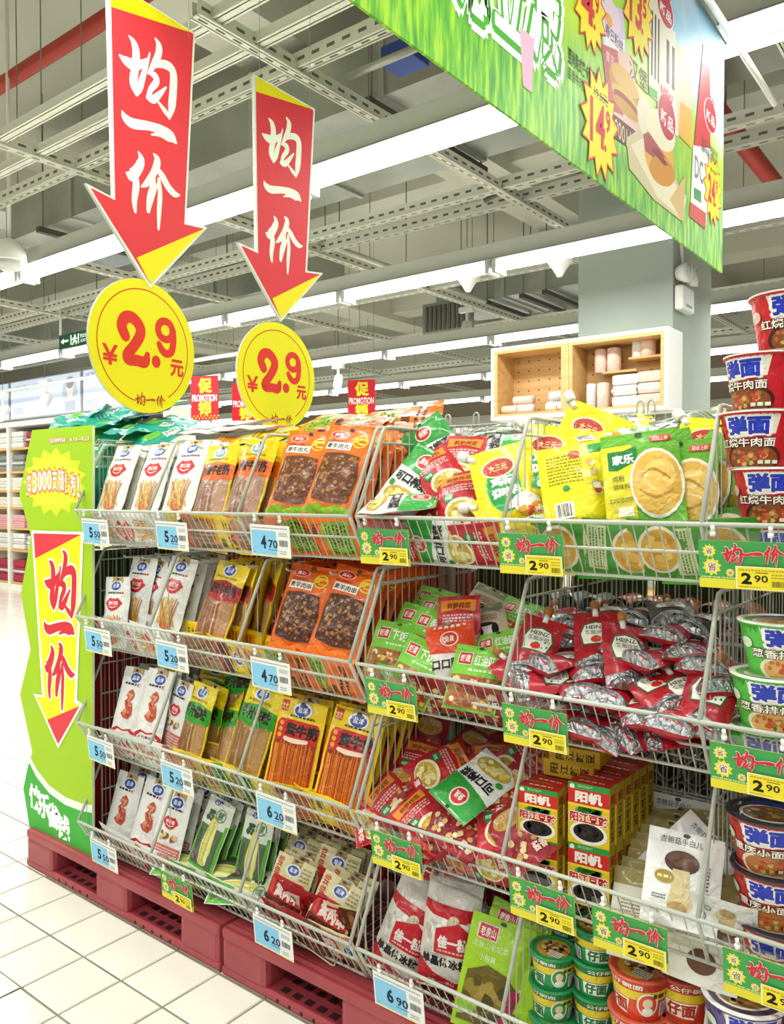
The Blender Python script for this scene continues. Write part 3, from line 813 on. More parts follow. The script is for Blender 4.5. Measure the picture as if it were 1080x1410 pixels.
# ================================================================== WIRE BASKETS
ZR = [1.44, 1.05, 0.655, 0.285]
BD = 0.43; BOT = -0.12; TOPY, TOPZ = 0.12, 0.245
XL0, XR0, BWID = -2.745, -1.385, 1.335
def basket_meshes():
    w = BWID; out = []
    m = MB(); m.tube([(0, 0, 0), (w, 0, 0)], 0.0052, WIRE, 8); out.append(('front_rail', m.mesh('front_rail')))
    m = MB(); m.tube([(0, 0.034, -0.058), (w, 0.034, -0.058)], 0.004, WIRE, 6); m.tube([(0, 0.072, BOT), (w, 0.072, BOT)], 0.004, WIRE, 6)
    out.append(('lower_rails', m.mesh('lower_rails')))
    m = MB(); n = 48
    for k in range(n+1):
        x = w*k/n; m.tube([(x, 0.001, -0.004), (x, 0.068, BOT+0.004), (x, 0.078, BOT-0.003), (x, BD, BOT-0.003)], 0.0017, WIRE, 4, False)
    for y in (0.16, 0.25, 0.34, BD): m.tube([(0, y, BOT-0.006), (w, y, BOT-0.006)], 0.0024, WIRE, 4)
    out.append(('front_and_floor_grid', m.mesh('front_and_floor_grid')))
    m = MB()
    for k in range(n+1):
        x = w*k/n; m.tube([(x, BD, BOT), (x, BD, TOPZ+0.02)], 0.0017, WIRE, 4, False)
    for z in (BOT+0.1, 0.08, TOPZ+0.02): m.tube([(0, BD+0.003, z), (w, BD+0.003, z)], 0.0032, WIRE, 6)
    out.append(('back_grid', m.mesh('back_grid')))
    return out
def divider_mesh(full):
    m = MB()
    m.tube([(0, 0, 0), (0, TOPY*0.92, TOPZ*0.93), (0, TOPY, TOPZ*0.985), (0, TOPY+0.025, TOPZ), (0, BD, TOPZ)], 0.0052, WIRE, 8)
    m.tube([(0, 0, 0), (0, 0.034, -0.058), (0, 0.07, BOT+0.004), (0, 0.09, BOT), (0, BD, BOT)], 0.0045, WIRE, 8)
    if full:
        for k in range(12):
            y = 0.035+0.033*k
            zt = min(TOPZ, TOPZ*y/TOPY); zb = max(BOT, -0.058*y/0.034) if y < 0.07 else BOT
            m.tube([(0, y, zb), (0, y, zt)], 0.0017, WIRE, 4, False)
        for z in (TOPZ*0.82,): m.tube([(0, TOPY*z/TOPZ, z), (0, BD, z)], 0.003, WIRE, 6)
    else:
        for k in range(5):
            y = 0.08+0.075*k; m.tube([(0, y, BOT), (0, y, min(TOPZ, TOPZ*y/TOPY))], 0.0017, WIRE, 4, False)
    return m.mesh('divider')
BM = basket_meshes(); DVF, DVP = divider_mesh(True), divider_mesh(False)
tn = ['top', 'second', 'third', 'bottom']
def basket(x0, tier, side, back=False):
    t = empty('wire_basket', (x0, FY, ZR[tier]))
    for nm, me in BM: obj(nm, me, t)
    for k in range(4): obj('divider', DVF if (k in (0, 3) or x0 > -1.5) else DVP, t, Matrix.Translation((BWID*k/3, 0, 0)))
    if x0 < -2 and tier < 2 and not back:
        for k in range(8):
            x = [0.13, 0.24, 0.36, 0.56, 0.68, 0.8, 0.98, 1.16][k]; m = MB()
            m.tube([(x, BD, 0.215), (x, 0.125, 0.215), (x, 0.115, 0.222)], 0.0035, WIRE, 6); obj('peg_hook', m, t)
    if back:
        t.location = (x0+BWID, FY+2*BD+0.03, ZR[tier]); t.rotation_euler.z = math.pi
    tag(t, 'white %s wire basket, %s tier of the %s stand' % ('rear-facing' if back else 'angled-front', tn[tier], side), 'basket', 'wire baskets of the stands')
    return t
for side, x0 in (('left', XL0), ('right', XR0)):
    for k in range(4): basket(x0, k, side)
    for k in range(3): basket(x0, k, side, True)
    t = empty('stand_frame', (x0+BWID/2, FY+BD+0.015, 0.15))
    for sx in (-1, 1):
        m = MB(); m.tube([(sx*(BWID/2-0.006), 0, 0), (sx*(BWID/2-0.006), 0, 1.56)], 0.011, WIRE, 10); obj('post', m, t)
        m = MB(); m.tube([(sx*(BWID/2-0.006), -0.36, 0.008), (sx*(BWID/2-0.006), 0.36, 0.008)], 0.008, WIRE, 8); obj('foot', m, t)
    tag(t, 'white tubular frame carrying the baskets of the %s stand' % side, 'rack')
for k in range(4):
    t = empty('wire_basket', (-3.2, 2.64, ZR[k]))
    for nm, me in BM: obj(nm, me, t)
    for j in range(4): obj('divider', DVP, t, Matrix.Translation((BWID*j/3, 0, 0)))
    t.rotation_euler.z = -math.pi/2; t.scale = (0.68, 1, 1)
    tag(t, 'white wire basket facing left behind the standee, %s tier' % tn[k], 'basket', 'wire baskets of the stands')
# top hooks
hooks = [(545, 575), (580, 580), (617, 582), (882, 572), (897, 575), (656, 575), (600, 572)]
hn = ['leftmost', 'second from left', 'fourth from left', 'second from right', 'rightmost', 'fifth from left', 'third from left']
for (px, py), ph in zip(hooks, hn):
    p = at_y(px, py, FY+BD+0.005); m = MB()
    pts = [(-0.009, 0.0, -0.05), (-0.009, 0, 0.0)] + [(0.009*-math.cos(a), 0, 0.012*math.sin(a)+0.0) for a in [0.3*k for k in range(1, 10)]] + [(0.009, 0, 0), (0.009, 0, -0.05)]
    m.tube(pts, 0.0028, WIRE, 6)
    tag(obj('wire_hook', m, None, Matrix.Translation((p.x, p.y, ZR[0]+TOPZ+0.045))), 'white wire hook on the top grid edge, %s' % ph, 'hook', 'hooks on the top grid')

# ================================================================== PRICE CARDS
CARDW, CARDH = 0.162, 0.093
CLEAR = newmat('clear_card_sleeve')[0]; MATS['clear_card_sleeve'] = CLEAR
_n, _l = CLEAR.node_tree.nodes, CLEAR.node_tree.links
_t = _n.new('ShaderNodeBsdfTransparent'); _t.inputs[0].default_value = (0.93, 0.95, 0.92, 1); _g = _n.new('ShaderNodeBsdfGlossy'); _g.inputs['Roughness'].default_value = 0.15
_x = _n.new('ShaderNodeMixShader'); _x.inputs[0].default_value = 0.1; _l.new(_t.outputs[0], _x.inputs[1]); _l.new(_g.outputs[0], _x.inputs[2]); _l.new(_x.outputs[0], _n['Material Output'].inputs[0])
CARDM = {}
def card_meshes(kind):
    if kind in CARDM: return CARDM[kind]
    w, h = CARDW, CARDH
    m = MB(); m.box(-w/2, w/2, 0, 0.0012, -h, 0, ink('f4f4ee' if kind != 'green' else 'ece34a')); base = m.mesh('price_card')
    P = Print(w, h, ink)
    if kind == 'green':
        P.rect(0.0, 0.2, 1, 1, '4aa556'); P.rect(0, 0.0, 1, 0.2, 'e8dd3c'); P.lines(0.02, 0.2, 0.42, 0.27, 1, 'd9dca0')
        for (cu, cv, r_, s) in ((0.12, 0.78, 0.085, '省'), (0.15, 0.45, 0.115, '省'), (0.36, 0.34, 0.055, '省')):
            P.star(cu, cv, r_, 10, 'f0e24a', 0.72); P.text(cu-r_*0.5, cv-r_*0.85, cu+r_*0.5, cv+r_*0.85, s, 'fdfbe8', 0.09); P.text(cu-r_*0.45, cv-r_*0.8, cu+r_*0.45, cv+r_*0.8, s, '8a5a20', 0.01)
        for i, ch in enumerate(('jun', 'yi', 'jia')):
            u = 0.27+0.235*i
            P.brush(u, 0.53, u+0.22, 0.95, ch, 'fff4f0', 11.0)
        for i, ch in enumerate(('jun', 'yi', 'jia')):
            u = 0.27+0.235*i; P.brush(u, 0.53, u+0.22, 0.95, ch, 'd8323c', 3.0)
        P.rect(0.425, 0.03, 0.985, 0.5, 'fbf7cf'); P.rect(0.44, 0.045, 0.97, 0.48, 'f6e234')
        P.text(0.49, 0.14, 0.6, 0.36, '2', '1d1a10', 0.06); P.text(0.63, 0.18, 0.78, 0.33, '90', '2d2a18', 0.02)
        P.rect(0.64, 0.37, 0.78, 0.385, '2d2a18'); P.lines(0.46, 0.4, 0.95, 0.46, 1, 'b3a238'); P.lines(0.82, 0.26, 0.95, 0.38, 2, 'b3a238'); P.barcode(0.82, 0.1, 0.95, 0.22, '6d6422', 14); P.lines(0.46, 0.06, 0.7, 0.1, 1, 'b3a238')
    else:
        P.rect(0.03, 0.06, 0.66, 0.82, '8ccdf0'); P.rect(0, 0, 1, 0.035, 'f2e88a'); P.lines(0.04, 0.87, 0.95, 0.95, 1, '9aa2a8')
        P.text(0.27, 0.26, 0.4, 0.66, kind[0], '1c2a44', 0.05); P.text(0.46, 0.28, 0.69, 0.54, kind[1:], '1c2a44', 0.02)
        P.rect(0.44, 0.22, 0.7, 0.235, '1c2a44'); P.lines(0.73, 0.66, 0.95, 0.8, 3, '9aa2a8'); P.barcode(0.73, 0.36, 0.95, 0.55, '555c62', 16); P.lines(0.73, 0.1, 0.9, 0.24, 2, '9aa2a8'); P.lines(0.06, 0.1, 0.12, 0.15, 1, '4a88b0')
    pr = P.build('printed_face', lambda u, v, e: (u-w/2, -0.0004-e*0.25, v-h), 0)
    m = MB(); m.add([(-w/2, 0, 0), (w/2, 0, 0), (w/2, 0, 0.02), (-w/2, 0, 0.02)], [(0, 1, 2, 3)], CLEAR); sl = m.mesh('clear_sleeve')
    m = MB(); m.tube([(0, 0, 0.012), (0, -0.004, 0.02), (0, -0.006, 0.026)], 0.004, WHITE, 8); m.tube([(0, -0.004, 0.006), (0, -0.004, 0.014)], 0.0055, WHITE, 8); cl = m.mesh('clip')
    CARDM[kind] = (base, pr, sl, cl)
    return CARDM[kind]
def card(px, tier, kind, label, drop=0.03, tilt=0.0, dy=0.0):
    b, pr, sl, cl = card_meshes(kind)
    p = at_y(px, 900, FY-0.012+dy)
    o = obj('price_card', b, None, Matrix.Translation((p.x, FY-0.012+dy, ZR[tier]-drop)) @ Matrix.Rotation(R(7), 4, 'X') @ Matrix.Rotation(R(tilt), 4, 'Y'))
    obj('printed_face', pr, o); obj('clear_sleeve', sl, o)
    for s in (-0.32, 0.32): obj('clip', cl, o, Matrix.Translation((s*CARDW, -0.002, 0.004)))
    tag(o, label, 'price card', 'green price cards' if kind == 'green' else 'blue and white price cards')
for tier, spec in enumerate([((131, '550'), (236, '520'), (371, '470')), ((133, '550'), (235, '520'), (371, '470')), ((136, '550'), (241, '520'), (378, '620')), ((139, '550'), (373, '620'))]):
    for px, kd in spec:
        near_ = 'beside the standee' if px < 150 else ('under the white pouches' if px < 300 else ('under the orange bags' if tier < 2 else ('under the bean stick bags' if tier == 2 else 'under the cream red bags')))
        card(px, tier, kd, 'blue price card %s.%s, %s tier %s' % (kd[0], kd[1:], tn[tier], near_), tilt=1.5)
card(547, 3, '690', 'blue price card 6.90 below the sugar bags')
card(240, 3, 'green', 'green price card below the green vegetable packs on left stand', tilt=2)
for tier, pxs in enumerate([(527, 729, 1021), (537, 735, 1040), (544, 746, 868), (1062,)]):
    for k, px in enumerate(pxs):
        if tier == 3: card(1062, 2, 'green', 'green price card at the right edge above the purple bowl'); continue
        ph = [['below the green pickle pouch', 'below the yellow spout pouches', 'below the top bowls'], ['below the green side dish packs', 'below the sauce pouches', 'below the green bowls'], ['below the red pickle pile', 'below the bean cartons', 'below the mushroom packs']][tier][k]
        card(px, tier, 'green', 'green price card %s, %s tier' % (ph, tn[tier]), drop=0.03 if tier != 2 or k != 2 else 0.034)

# ================================================================== SIGNS
class Plane:
    """vertical plane through O with horizontal direction U; maps picture points to (u, z) on it"""
    def __init__(s, O, U):
        s.O = Vector(O); s.U = Vector(U).normalized(); s.N = s.U.cross(Vector((0, 0, 1)))
    def __call__(s, px, py):
        d = ray(px, py); c = Vector((0, 0, CAMZ)); t = (s.O-c).dot(s.N)/d.dot(s.N); p = c+d*t
        return ((p-s.O).dot(s.U), p.z-s.O.z)
    def S(s, off=0.0, sgn=1.0):
        return lambda u, v, e=0.0: tuple(s.U*u + s.N*sgn*(off+e) + Vector((0, 0, v)))
def hang_sign(pos, ang, out, red, ytop, ybot, chars, csize, disc, label_a, rad):
    U = FWD*math.cos(R(ang)) + RIGHT*math.sin(R(ang))
    pl = Plane(pos, U)
    sg = 1.0 if pl.N.dot(-Vector(pos)) > 0 else -1.0
    t = empty('hanging_price_sign', pos)
    WB = ink('f6f6f2'); GE = plain('board_edge', 'c9c9c4', 0.5)
    poly = [pl(*p) for p in out]
    m = MB(); m.slab(poly, WB, GE, 0.012, lambda u, v, d: tuple(pl.U*u + pl.N*sg*(-d) + Vector((0, 0, v)))); ar = obj('arrow_board', m, t)
    P = Print(1, 1, ink)
    P.poly([pl(*p) for p in red], 'e23a45'); P.poly([pl(*p) for p in ytop], 'f8e512'); P.poly([pl(*p) for p in ybot], 'f8e512')
    for ch, c in zip(('jun', 'yi', 'jia'), chars):
        u, v = pl(*c); P.brush(u-csize[0]/2, v-csize[1]/2, u+csize[0]/2, v+csize[1]/2, ch, 'fafaf2', 2.0)
    fx = (lambda S: S)(pl.S(0.0008, sg))
    obj('arrow_print', P.build('arrow_print', fx, 0, eps=0.0003, step=0.00002), ar)
    # disc
    u0, v0 = pl(*disc); n = 64
    circ = [(u0+rad*math.cos(2*math.pi*k/n), v0+rad*math.sin(2*math.pi*k/n)) for k in range(n)]
    m = MB(); m.slab(circ, ink('f6ea1a'), GE, 0.008, lambda u, v, d: tuple(pl.U*u + pl.N*sg*(-d-0.002) + Vector((0, 0, v)))); ds = obj('price_disc', m, t)
    P = Print(1, 1, ink); red_ = 'e8392e'
    P.ring(u0, v0, rad*0.86, rad*0.86, 0.0035, 'd8422a', 60, R(-58), R(258))
    s = rad
    def pt(x, y, w): return (u0+x*s, v0+y*s, w*s)
    P.stroke([pt(-0.355, 0.1, .085), pt(-0.42, 0.24, .09), pt(-0.36, 0.37, .09), pt(-0.22, 0.39, .09), pt(-0.09, 0.28, .09), pt(-0.09, 0.15, .09), pt(-0.2, -0.02, .085), pt(-0.32, -0.16, .085), pt(-0.3, -0.235, .085), pt(-0.15, -0.23, .085), pt(0.0, -0.235, .085), pt(0.05, -0.12, .05)], red_, 6)
    P.stroke([pt(0.4+0.145*math.cos(a), 0.31+0.14*math.sin(a), .058) for a in [2*math.pi*k/12 for k in range(13)]], red_, 4)
    P.stroke([pt(0.55, 0.33, .062), pt(0.56, 0.16, .062), pt(0.52, 0.0, .062), pt(0.42, -0.05, .06), pt(0.33, -0.0, .06), pt(0.275, 0.08, .05)], red_, 6)
    P.ell(u0+0.215*s, v0-0.2*s, 0.085*s, 0.095*s, red_)
    P.text(u0-0.77*s, v0-0.36*s, u0-0.49*s, v0-0.06*s, '¥', red_, 0.03); P.text(u0+0.5*s, v0-0.38*s, u0+0.76*s, v0-0.12*s, '元', red_, 0.04)
    for i, ch in enumerate(('jun', 'yi', 'jia')):
        x = u0-0.1*s+0.2*s*i; P.brush(x-0.09*s, v0-0.9*s, x+0.09*s, v0-0.7*s, ch, 'c2452a', 0)
    obj('disc_print', P.build('disc_print', pl.S(-0.002, sg), 0, eps=0.0003, step=0.00002), ds)
    for k in (0, 1):
        u, v = pl(*out[k]); u = u + (0.03 if k == 0 else -0.03)
        m = MB(); b = pl.U*u + Vector((0, 0, v-0.03)); m.tube([b, b+Vector((0, 0, 3.6-pos[2]-v))], 0.0015, STEEL, 4); obj('hanging_wire', m, t)
    tag(t, label_a, 'sign', 'hanging arrow signs')
d1 = 2.59; p1 = FWD*d1 + RIGHT*((200-CX)/FPX*d1) + Vector((0, 0, CAMZ + (HOR-477)/FPX*d1))
hang_sign(p1, 33, [(148, -31), (269, 46), (256, 307), (286, 313), (207, 397), (118, 252), (156, 272)],
          [(152, -26), (266, 47), (253.5, 309), (281, 315), (207, 391), (124, 258), (158.5, 276)],
          [(152, -27), (266, 46), (152, 9)], [(188, 355), (281, 315), (207, 391)],
          [(203, 98), (206, 178), (212, 263)], (0.215, 0.235), (200, 477), 'larger nearer red arrow sign with yellow 2.9 price disc', 0.212)
d2 = 3.215; p2 = FWD*d2 + RIGHT*((383-CX)/FPX*d2) + Vector((0, 0, CAMZ + (HOR-518)/FPX*d2))
hang_sign(p2, 38, [(349.5, 102), (434, 150), (423, 373), (445, 376), (387, 443), (327, 333), (353, 345)],
          [(352, 106), (431.5, 152), (420.5, 375), (441, 378), (387, 439), (332, 338), (355.5, 349)],
          [(352, 105), (431.5, 151), (352, 126)], [(375, 411), (441, 378), (387, 439)],
          [(387, 197), (389, 265), (392, 337)], (0.2, 0.22), (383, 518), 'smaller farther red arrow sign with yellow 2.9 price disc', 0.212)

# ---- green standee at the end of the left stand
pl = Plane((-2.7, 1.655, 0.152), (1, 0, 0))
def zs(x, y): return pl(20+x/2.275, 580+y/2.275)
t = empty('promotion_standee', pl.O)
out = [zs(*p) for p in [(55, 28), (244, 12), (243, 1388), (49, 1286), (28, 1150), (55, 1035), (17, 855), (50, 715), (20, 540), (52, 360), (15, 230)]]
m = MB(); m.slab(out, ink('a4cc1c'), plain('foam_edge', 'dfe8c8', 0.6), 0.01, lambda u, v, d: (u, d, v)); bd = obj('board', m, t)
P = Print(1, 1, ink)
wave = [(46, 1045), (70, 1092), (110, 1142), (160, 1178), (210, 1197), (243, 1203)]
P.poly([zs(*p) for p in wave] + [zs(x, y+28) for x, y in wave[::-1]], 'f6f8ee')
P.poly([zs(x, y+24) for x, y in wave] + [zs(*p) for p in [(243, 1388), (49, 1286), (28, 1150), (38, 1098)]], '43ad3c')
for ch, (x, y) in zip('快乐省钱', [(65, 1178), (92, 1205), (120, 1235), (153, 1272)]):
    u, v = zs(x, y); P.text(u-0.046, v-0.048, u+0.046, v+0.048, ch, 'ffffff', 0.045)
u, v = zs(122, 190); 
P.star(u, v, 0.235, 15, 'd6e02c', 0.8, 0.135); P.ell(u, v, 0.2, 0.1, 'dce234')
for ch, (x, y) in zip('超3000支随便淘!', [(46, 200), (64, 192), (80, 188), (95, 186), (110, 184), (127, 183), (148, 184), (166, 190), (184, 199), (202, 204)]):
    u, v = zs(x, y); w_ = 0.021 if ch != '!' else 0.008
    P.text(u-w_, v-0.046, u+w_, v+0.046, ch, 'dd7a4a', 0.07)
for ch, (x, y) in zip('超3000支随便淘!', [(46, 200), (64, 192), (80, 188), (95, 186), (110, 184), (127, 183), (148, 184), (166, 190), (184, 199), (202, 204)]):
    u, v = zs(x, y); w_ = 0.018 if ch != '!' else 0.006
    P.text(u-w_, v-0.042, u+w_, v+0.042, ch, 'fffdf0', 0.03)
a, b = zs(110, 70), zs(234, 44); P.text(a[0], a[1], b[0], b[1], '活动时间：4.10—4.23', 'd8502e', 0.07); P.text(a[0], a[1], b[0], b[1], '活动时间：4.10—4.23', 'fff8e8', 0.015)
P.poly([zs(*p) for p in [(54, 342), (218, 347), (197, 872), (215, 886), (138, 1025), (61, 853), (88, 858)]], 'fbfbf6')
P.poly([zs(*p) for p in [(61, 351), (210, 355), (189, 880), (205, 892), (138, 1012), (70, 862), (95, 866)]], 'f6ea16')
P.poly([zs(*p) for p in [(61, 351), (210, 355), (66, 430)]], 'e23a45'); P.poly([zs(*p) for p in [(104, 935), (205, 892), (138, 1012)]], 'e23a45')
for ex, cc in ((15, 'fdfbf2'), (4, 'd92c3a')):
    for ch, (x, y) in zip(('jun', 'yi', 'jia'), [(142, 508), (140, 652), (143, 798)]):
        u, v = zs(x, y); P.brush(u-0.105, v-0.125, u+0.105, v+0.125, ch, cc, ex)
obj('printed_front', P.build('printed_front', lambda u, v, e: (u, -e, v), 0, eps=0.0003, step=0.00002), bd)
m = MB(); m.box(-0.3, -0.28, 0.01, 0.2, 0, 1.0, plain('foam_edge', 'dfe8c8', 0.6)); obj('back_stay', m, t)
tag(t, 'lime green cut-out promotion standee at the left end', 'standee')

# ---- hanging banner
BXP = -0.857
bn, bl, bu = newmat('banner_meadow')[1:4]; bmat = bpy.data.materials['banner_meadow']
tc = bn.new('ShaderNodeTexCoord'); sx = bn.new('ShaderNodeSeparateXYZ'); bl.new(tc.outputs['Object'], sx.inputs[0])
mp = bn.new('ShaderNodeMapping'); mp.inputs['Scale'].default_value = (1, 26, 4.0); mp.inputs['Rotation'].default_value = (R(14), 0, 0); bl.new(tc.outputs['Object'], mp.inputs[0])
n1 = bn.new('ShaderNodeTexNoise'); n1.inputs['Scale'].default_value = 2.2; n1.inputs['Detail'].default_value = 5; bl.new(mp.outputs[0], n1.inputs['Vector'])
cr = bn.new('ShaderNodeValToRGB'); cr.color_ramp.elements[0].position = 0.36; cr.color_ramp.elements[0].color = hexc('3d9a2a'); cr.color_ramp.elements[1].position = 0.62; cr.color_ramp.elements[1].color = hexc('a8dc30')
e2 = cr.color_ramp.elements.new(0.5); e2.color = hexc('6fc02a')
bl.new(n1.outputs[0], cr.inputs[0])
n2 = bn.new('ShaderNodeTexNoise'); n2.inputs['Scale'].default_value = 2.6; n2.inputs['Detail'].default_value = 3; bl.new(tc.outputs['Object'], n2.inputs['Vector'])
lw = bn.new('ShaderNodeValToRGB'); lw.color_ramp.elements[0].position = 0.35; lw.color_ramp.elements[0].color = hexc('8fcf1e'); lw.color_ramp.elements[1].position = 0.65; lw.color_ramp.elements[1].color = hexc('c4e62c'); bl.new(n2.outputs[0], lw.inputs[0])
mr = bn.new('ShaderNodeMapRange'); mr.inputs[1].default_value = 0.16; mr.inputs[2].default_value = 0.34; bl.new(sx.outputs['Z'], mr.inputs[0])
mx = bn.new('ShaderNodeMix'); mx.data_type = 'RGBA'; bl.new(mr.outputs[0], mx.inputs[0]); bl.new(cr.outputs[0], mx.inputs[6]); bl.new(lw.outputs[0], mx.inputs[7])
ad = bn.new('ShaderNodeMath'); ad.operation = 'MULTIPLY_ADD'; ad.inputs[1].default_value = 0.16; bl.new(sx.outputs['Y'], ad.inputs[0]); bl.new(sx.outputs['Z'], ad.inputs[2])
mr2 = bn.new('ShaderNodeMapRange'); mr2.inputs[1].default_value = 0.80; mr2.inputs[2].default_value = 0.92; bl.new(ad.outputs[0], mr2.inputs[0])
sk = bn.new('ShaderNodeValToRGB'); sk.color_ramp.elements[0].position = 0.42; sk.color_ramp.elements[0].color = hexc('8ecdf0'); sk.color_ramp.elements[1].position = 0.6; sk.color_ramp.elements[1].color = hexc('e4f1f8'); bl.new(n2.outputs[0], sk.inputs[0])
mx2 = bn.new('ShaderNodeMix'); mx2.data_type = 'RGBA'; bl.new(mr2.outputs[0], mx2.inputs[0]); bl.new(mx.outputs[2], mx2.inputs[6]); bl.new(sk.outputs[0], mx2.inputs[7])
bl.new(mx2.outputs[2], bu.inputs['Base Color']); bu.inputs['Roughness'].default_value = 0.5
c0 = at_x(430, 0, BXP); c1 = at_x(995, 376, BXP); ct = at_x(999, 60, BXP)
by0, by1, bz0, bz1 = 0.35, c1.y, c1.z, ct.z
t = empty('hanging_banner', (BXP, by0, bz0))
m = MB(); m.box(-0.006, 0.0, 0, by1-by0, 0, bz1-bz0, bmat); bo = obj('banner_sheet', m, t)
m = MB(); m.box(-0.014, 0.006, -0.02, by1-by0+0.02, bz1-bz0, bz1-bz0+0.02, plain('banner_rail', '9fa39c', 0.4, 0.5)); obj('hanging_rail', m, t)
m = MB(); m.tube([(0.032, -0.2, bz1-bz0+0.0), (0.032, by1-by0+0.6, bz1-bz0+0.0)], 0.012, WHITE, 10); obj('ceiling_pole', m, t)
for yy in (0.3, 1.2, 2.1, by1-by0-0.1):
    m = MB(); m.tube([(0.0, yy, bz1-bz0+0.02), (0.032, yy, bz1-bz0+0.01)], 0.004, STEEL, 6); obj('banner_hook', m, t)
pl = Plane((BXP, by0, bz0), (0, 1, 0)); q = pl
W_ = lambda x0, x1, y: abs(q(x1, y)[0]-q(x0, y)[0])
P = Print(1, 1, ink)
def chtxt(ch, x0, x1, yb, col, bold, grow=0.0):
    a = q(x0, yb); b = q(x1, yb); w = b[0]-a[0]
    zb = q((x0+x1)/2, yb)[1]; P.text(a[0]-grow, zb-grow, b[0]+grow, zb+w*1.35+grow, ch, col, bold)
for col, bold, gr in (('ffffff', 0.13, 0.014), ('4cae2e', 0.09, 0.007), ('ffffff', 0.04, 0.0)):
    for ch, x0, x1, yb in (('满', 630, 676, 18), ('立', 682, 722, 50), ('减', 728, 769, 86)): chtxt(ch, x0, x1, yb, col, bold, gr)
# pastel cup beneath, tiny print
u, v = q(723, 82); P.poly([(u-0.025, v+0.06), (u+0.04, v+0.06), (u+0.03, v-0.06), (u-0.01, v-0.06)], 'f0b8d0')
a = q(782, 95); b = q(824, 95); 
P.text(a[0], a[1]+0.015, b[0], a[1]+0.055, '至尚意式奥卡夏汉堡', '2f5a24', 0.02); P.text(a[0], a[1]-0.02, b[0]-0.03, a[1]+0.008, '蜜香牛肉堡套餐', '2f5a24', 0.0)
def burst(px, py, rx, txt, sup, old):
    u, v = q(px, py); r_ = W_(px-rx, px+rx, py)/2
    P.star(u, v, r_*1.08, 13, 'd8302c', 0.72, r_*1.3); P.star(u, v, r_, 13, 'f9e81c', 0.72, r_*1.2)
    P.text(u-r_*0.55, v-r_*0.5, u+r_*0.25, v+r_*0.45, txt, 'd8302c', 0.05); P.text(u+r_*0.3, v-r_*0.05, u+r_*0.55, v+r_*0.45, sup, 'd8302c', 0.05)
    P.ell(u+r_*0.27, v-r_*0.45, r_*0.07, r_*0.08, 'd8302c'); P.text(u-r_*0.35, v+r_*0.52, u+r_*0.4, v+r_*0.75, old, '3a3a20', 0.01); P.rect(u-r_*0.38, v+r_*0.62, u+r_*0.43, v+r_*0.65, '3a3a20')
# products
def E(px, py, rx, ry, c, rot=0.0):
    u, v = q(px, py); du = W_(px-rx, px+rx, py)/2; dv = abs(q(px, py-ry)[1]-q(px, py+ry)[1])/2; P.ell(u, v, du, dv, c, 24, 0, rot)
def Q(pts, c): P.poly([q(*p) for p in pts], c)
def T(x0, y0, x1, y1, s, c, b=0.03):
    a = q(x0, y1); d = q(x1, y0); P.text(a[0], q((x0+x1)/2, y1)[1], d[0], q((x0+x1)/2, y0)[1], s, c, b)
# vase panel and cup
Q([(826, 0), (858, 14), (862, 80), (830, 66)], 'd9d3ee'); E(843, 22, 12, 20, 'f0d8e8'); E(838, 28, 5, 9, 'efb060'); Q([(832, 44), (860, 56), (860, 74), (832, 62)], 'f6f2fa'); T(833, 44, 858, 62, '春日粉桃', '7a4a6a', 0.02)
Q([(828, 60), (870, 78), (884, 190), (840, 170)], 'e9c9b8'); Q([(828, 60), (850, 70), (858, 160), (838, 150)], 'c86a68'); T(834, 74, 846, 90, '青瓦', 'f8e8e0', 0.0)
T(866, 88, 892, 118, '汉堡', '6a4a2a', 0.0); Q([(842, 155), (874, 180), (878, 212), (846, 190)], '6a3a2a'); T(846, 172, 868, 196, '90011', 'f2d8c0', 0.0)
E(860, 122, 21, 26, 'c99840'); E(861, 112, 19, 16, 'e2b45a'); E(862, 138, 20, 12, 'd8c048'); E(862, 142, 17, 9, 'a03a2c'); E(862, 150, 18, 9, 'd09a38')
# tall boxes
Q([(893, 0), (912, 0), (917, 150), (893, 130)], 'f1ead2'); T(896, 20, 908, 110, 'Ⅲ', '2c2a20', 0.02); Q([(893, 118), (905, 126), (905, 138), (893, 130)], '58b83c')
Q([(912, 30), (930, 45), (934, 190), (916, 170)], 'f5efd8'); T(917, 60, 929, 120, 'Ⅱ', '3a3628', 0.02); Q([(930, 60), (952, 80), (952, 200), (932, 180)], 'efd9b4'); Q([(936, 140), (952, 152), (952, 205), (934, 186)], 'f0b73c')
# wrapper with sandwich
Q([(862, 190), (880, 178), (945, 270), (940, 306), (900, 275), (866, 232)], 'd8cba0'); Q([(868, 200), (885, 190), (944, 275), (938, 300), (905, 272)], 'efe6c4'); Q([(922, 275), (944, 240), (940, 308)], 'd6b978')
E(890, 165, 13, 28, 'efe6cc'); E(908, 215, 21, 38, 'e8b23a', 0.15); E(910, 180, 20, 26, 'f4ecc8', 0.1); Q([(885, 185), (893, 182), (922, 225), (918, 233), (888, 208)], 'b04a4a'); E(912, 236, 18, 20, 'd8922c', 0.2); Q([(895, 205), (905, 205), (920, 228), (914, 228)], '8a3434')
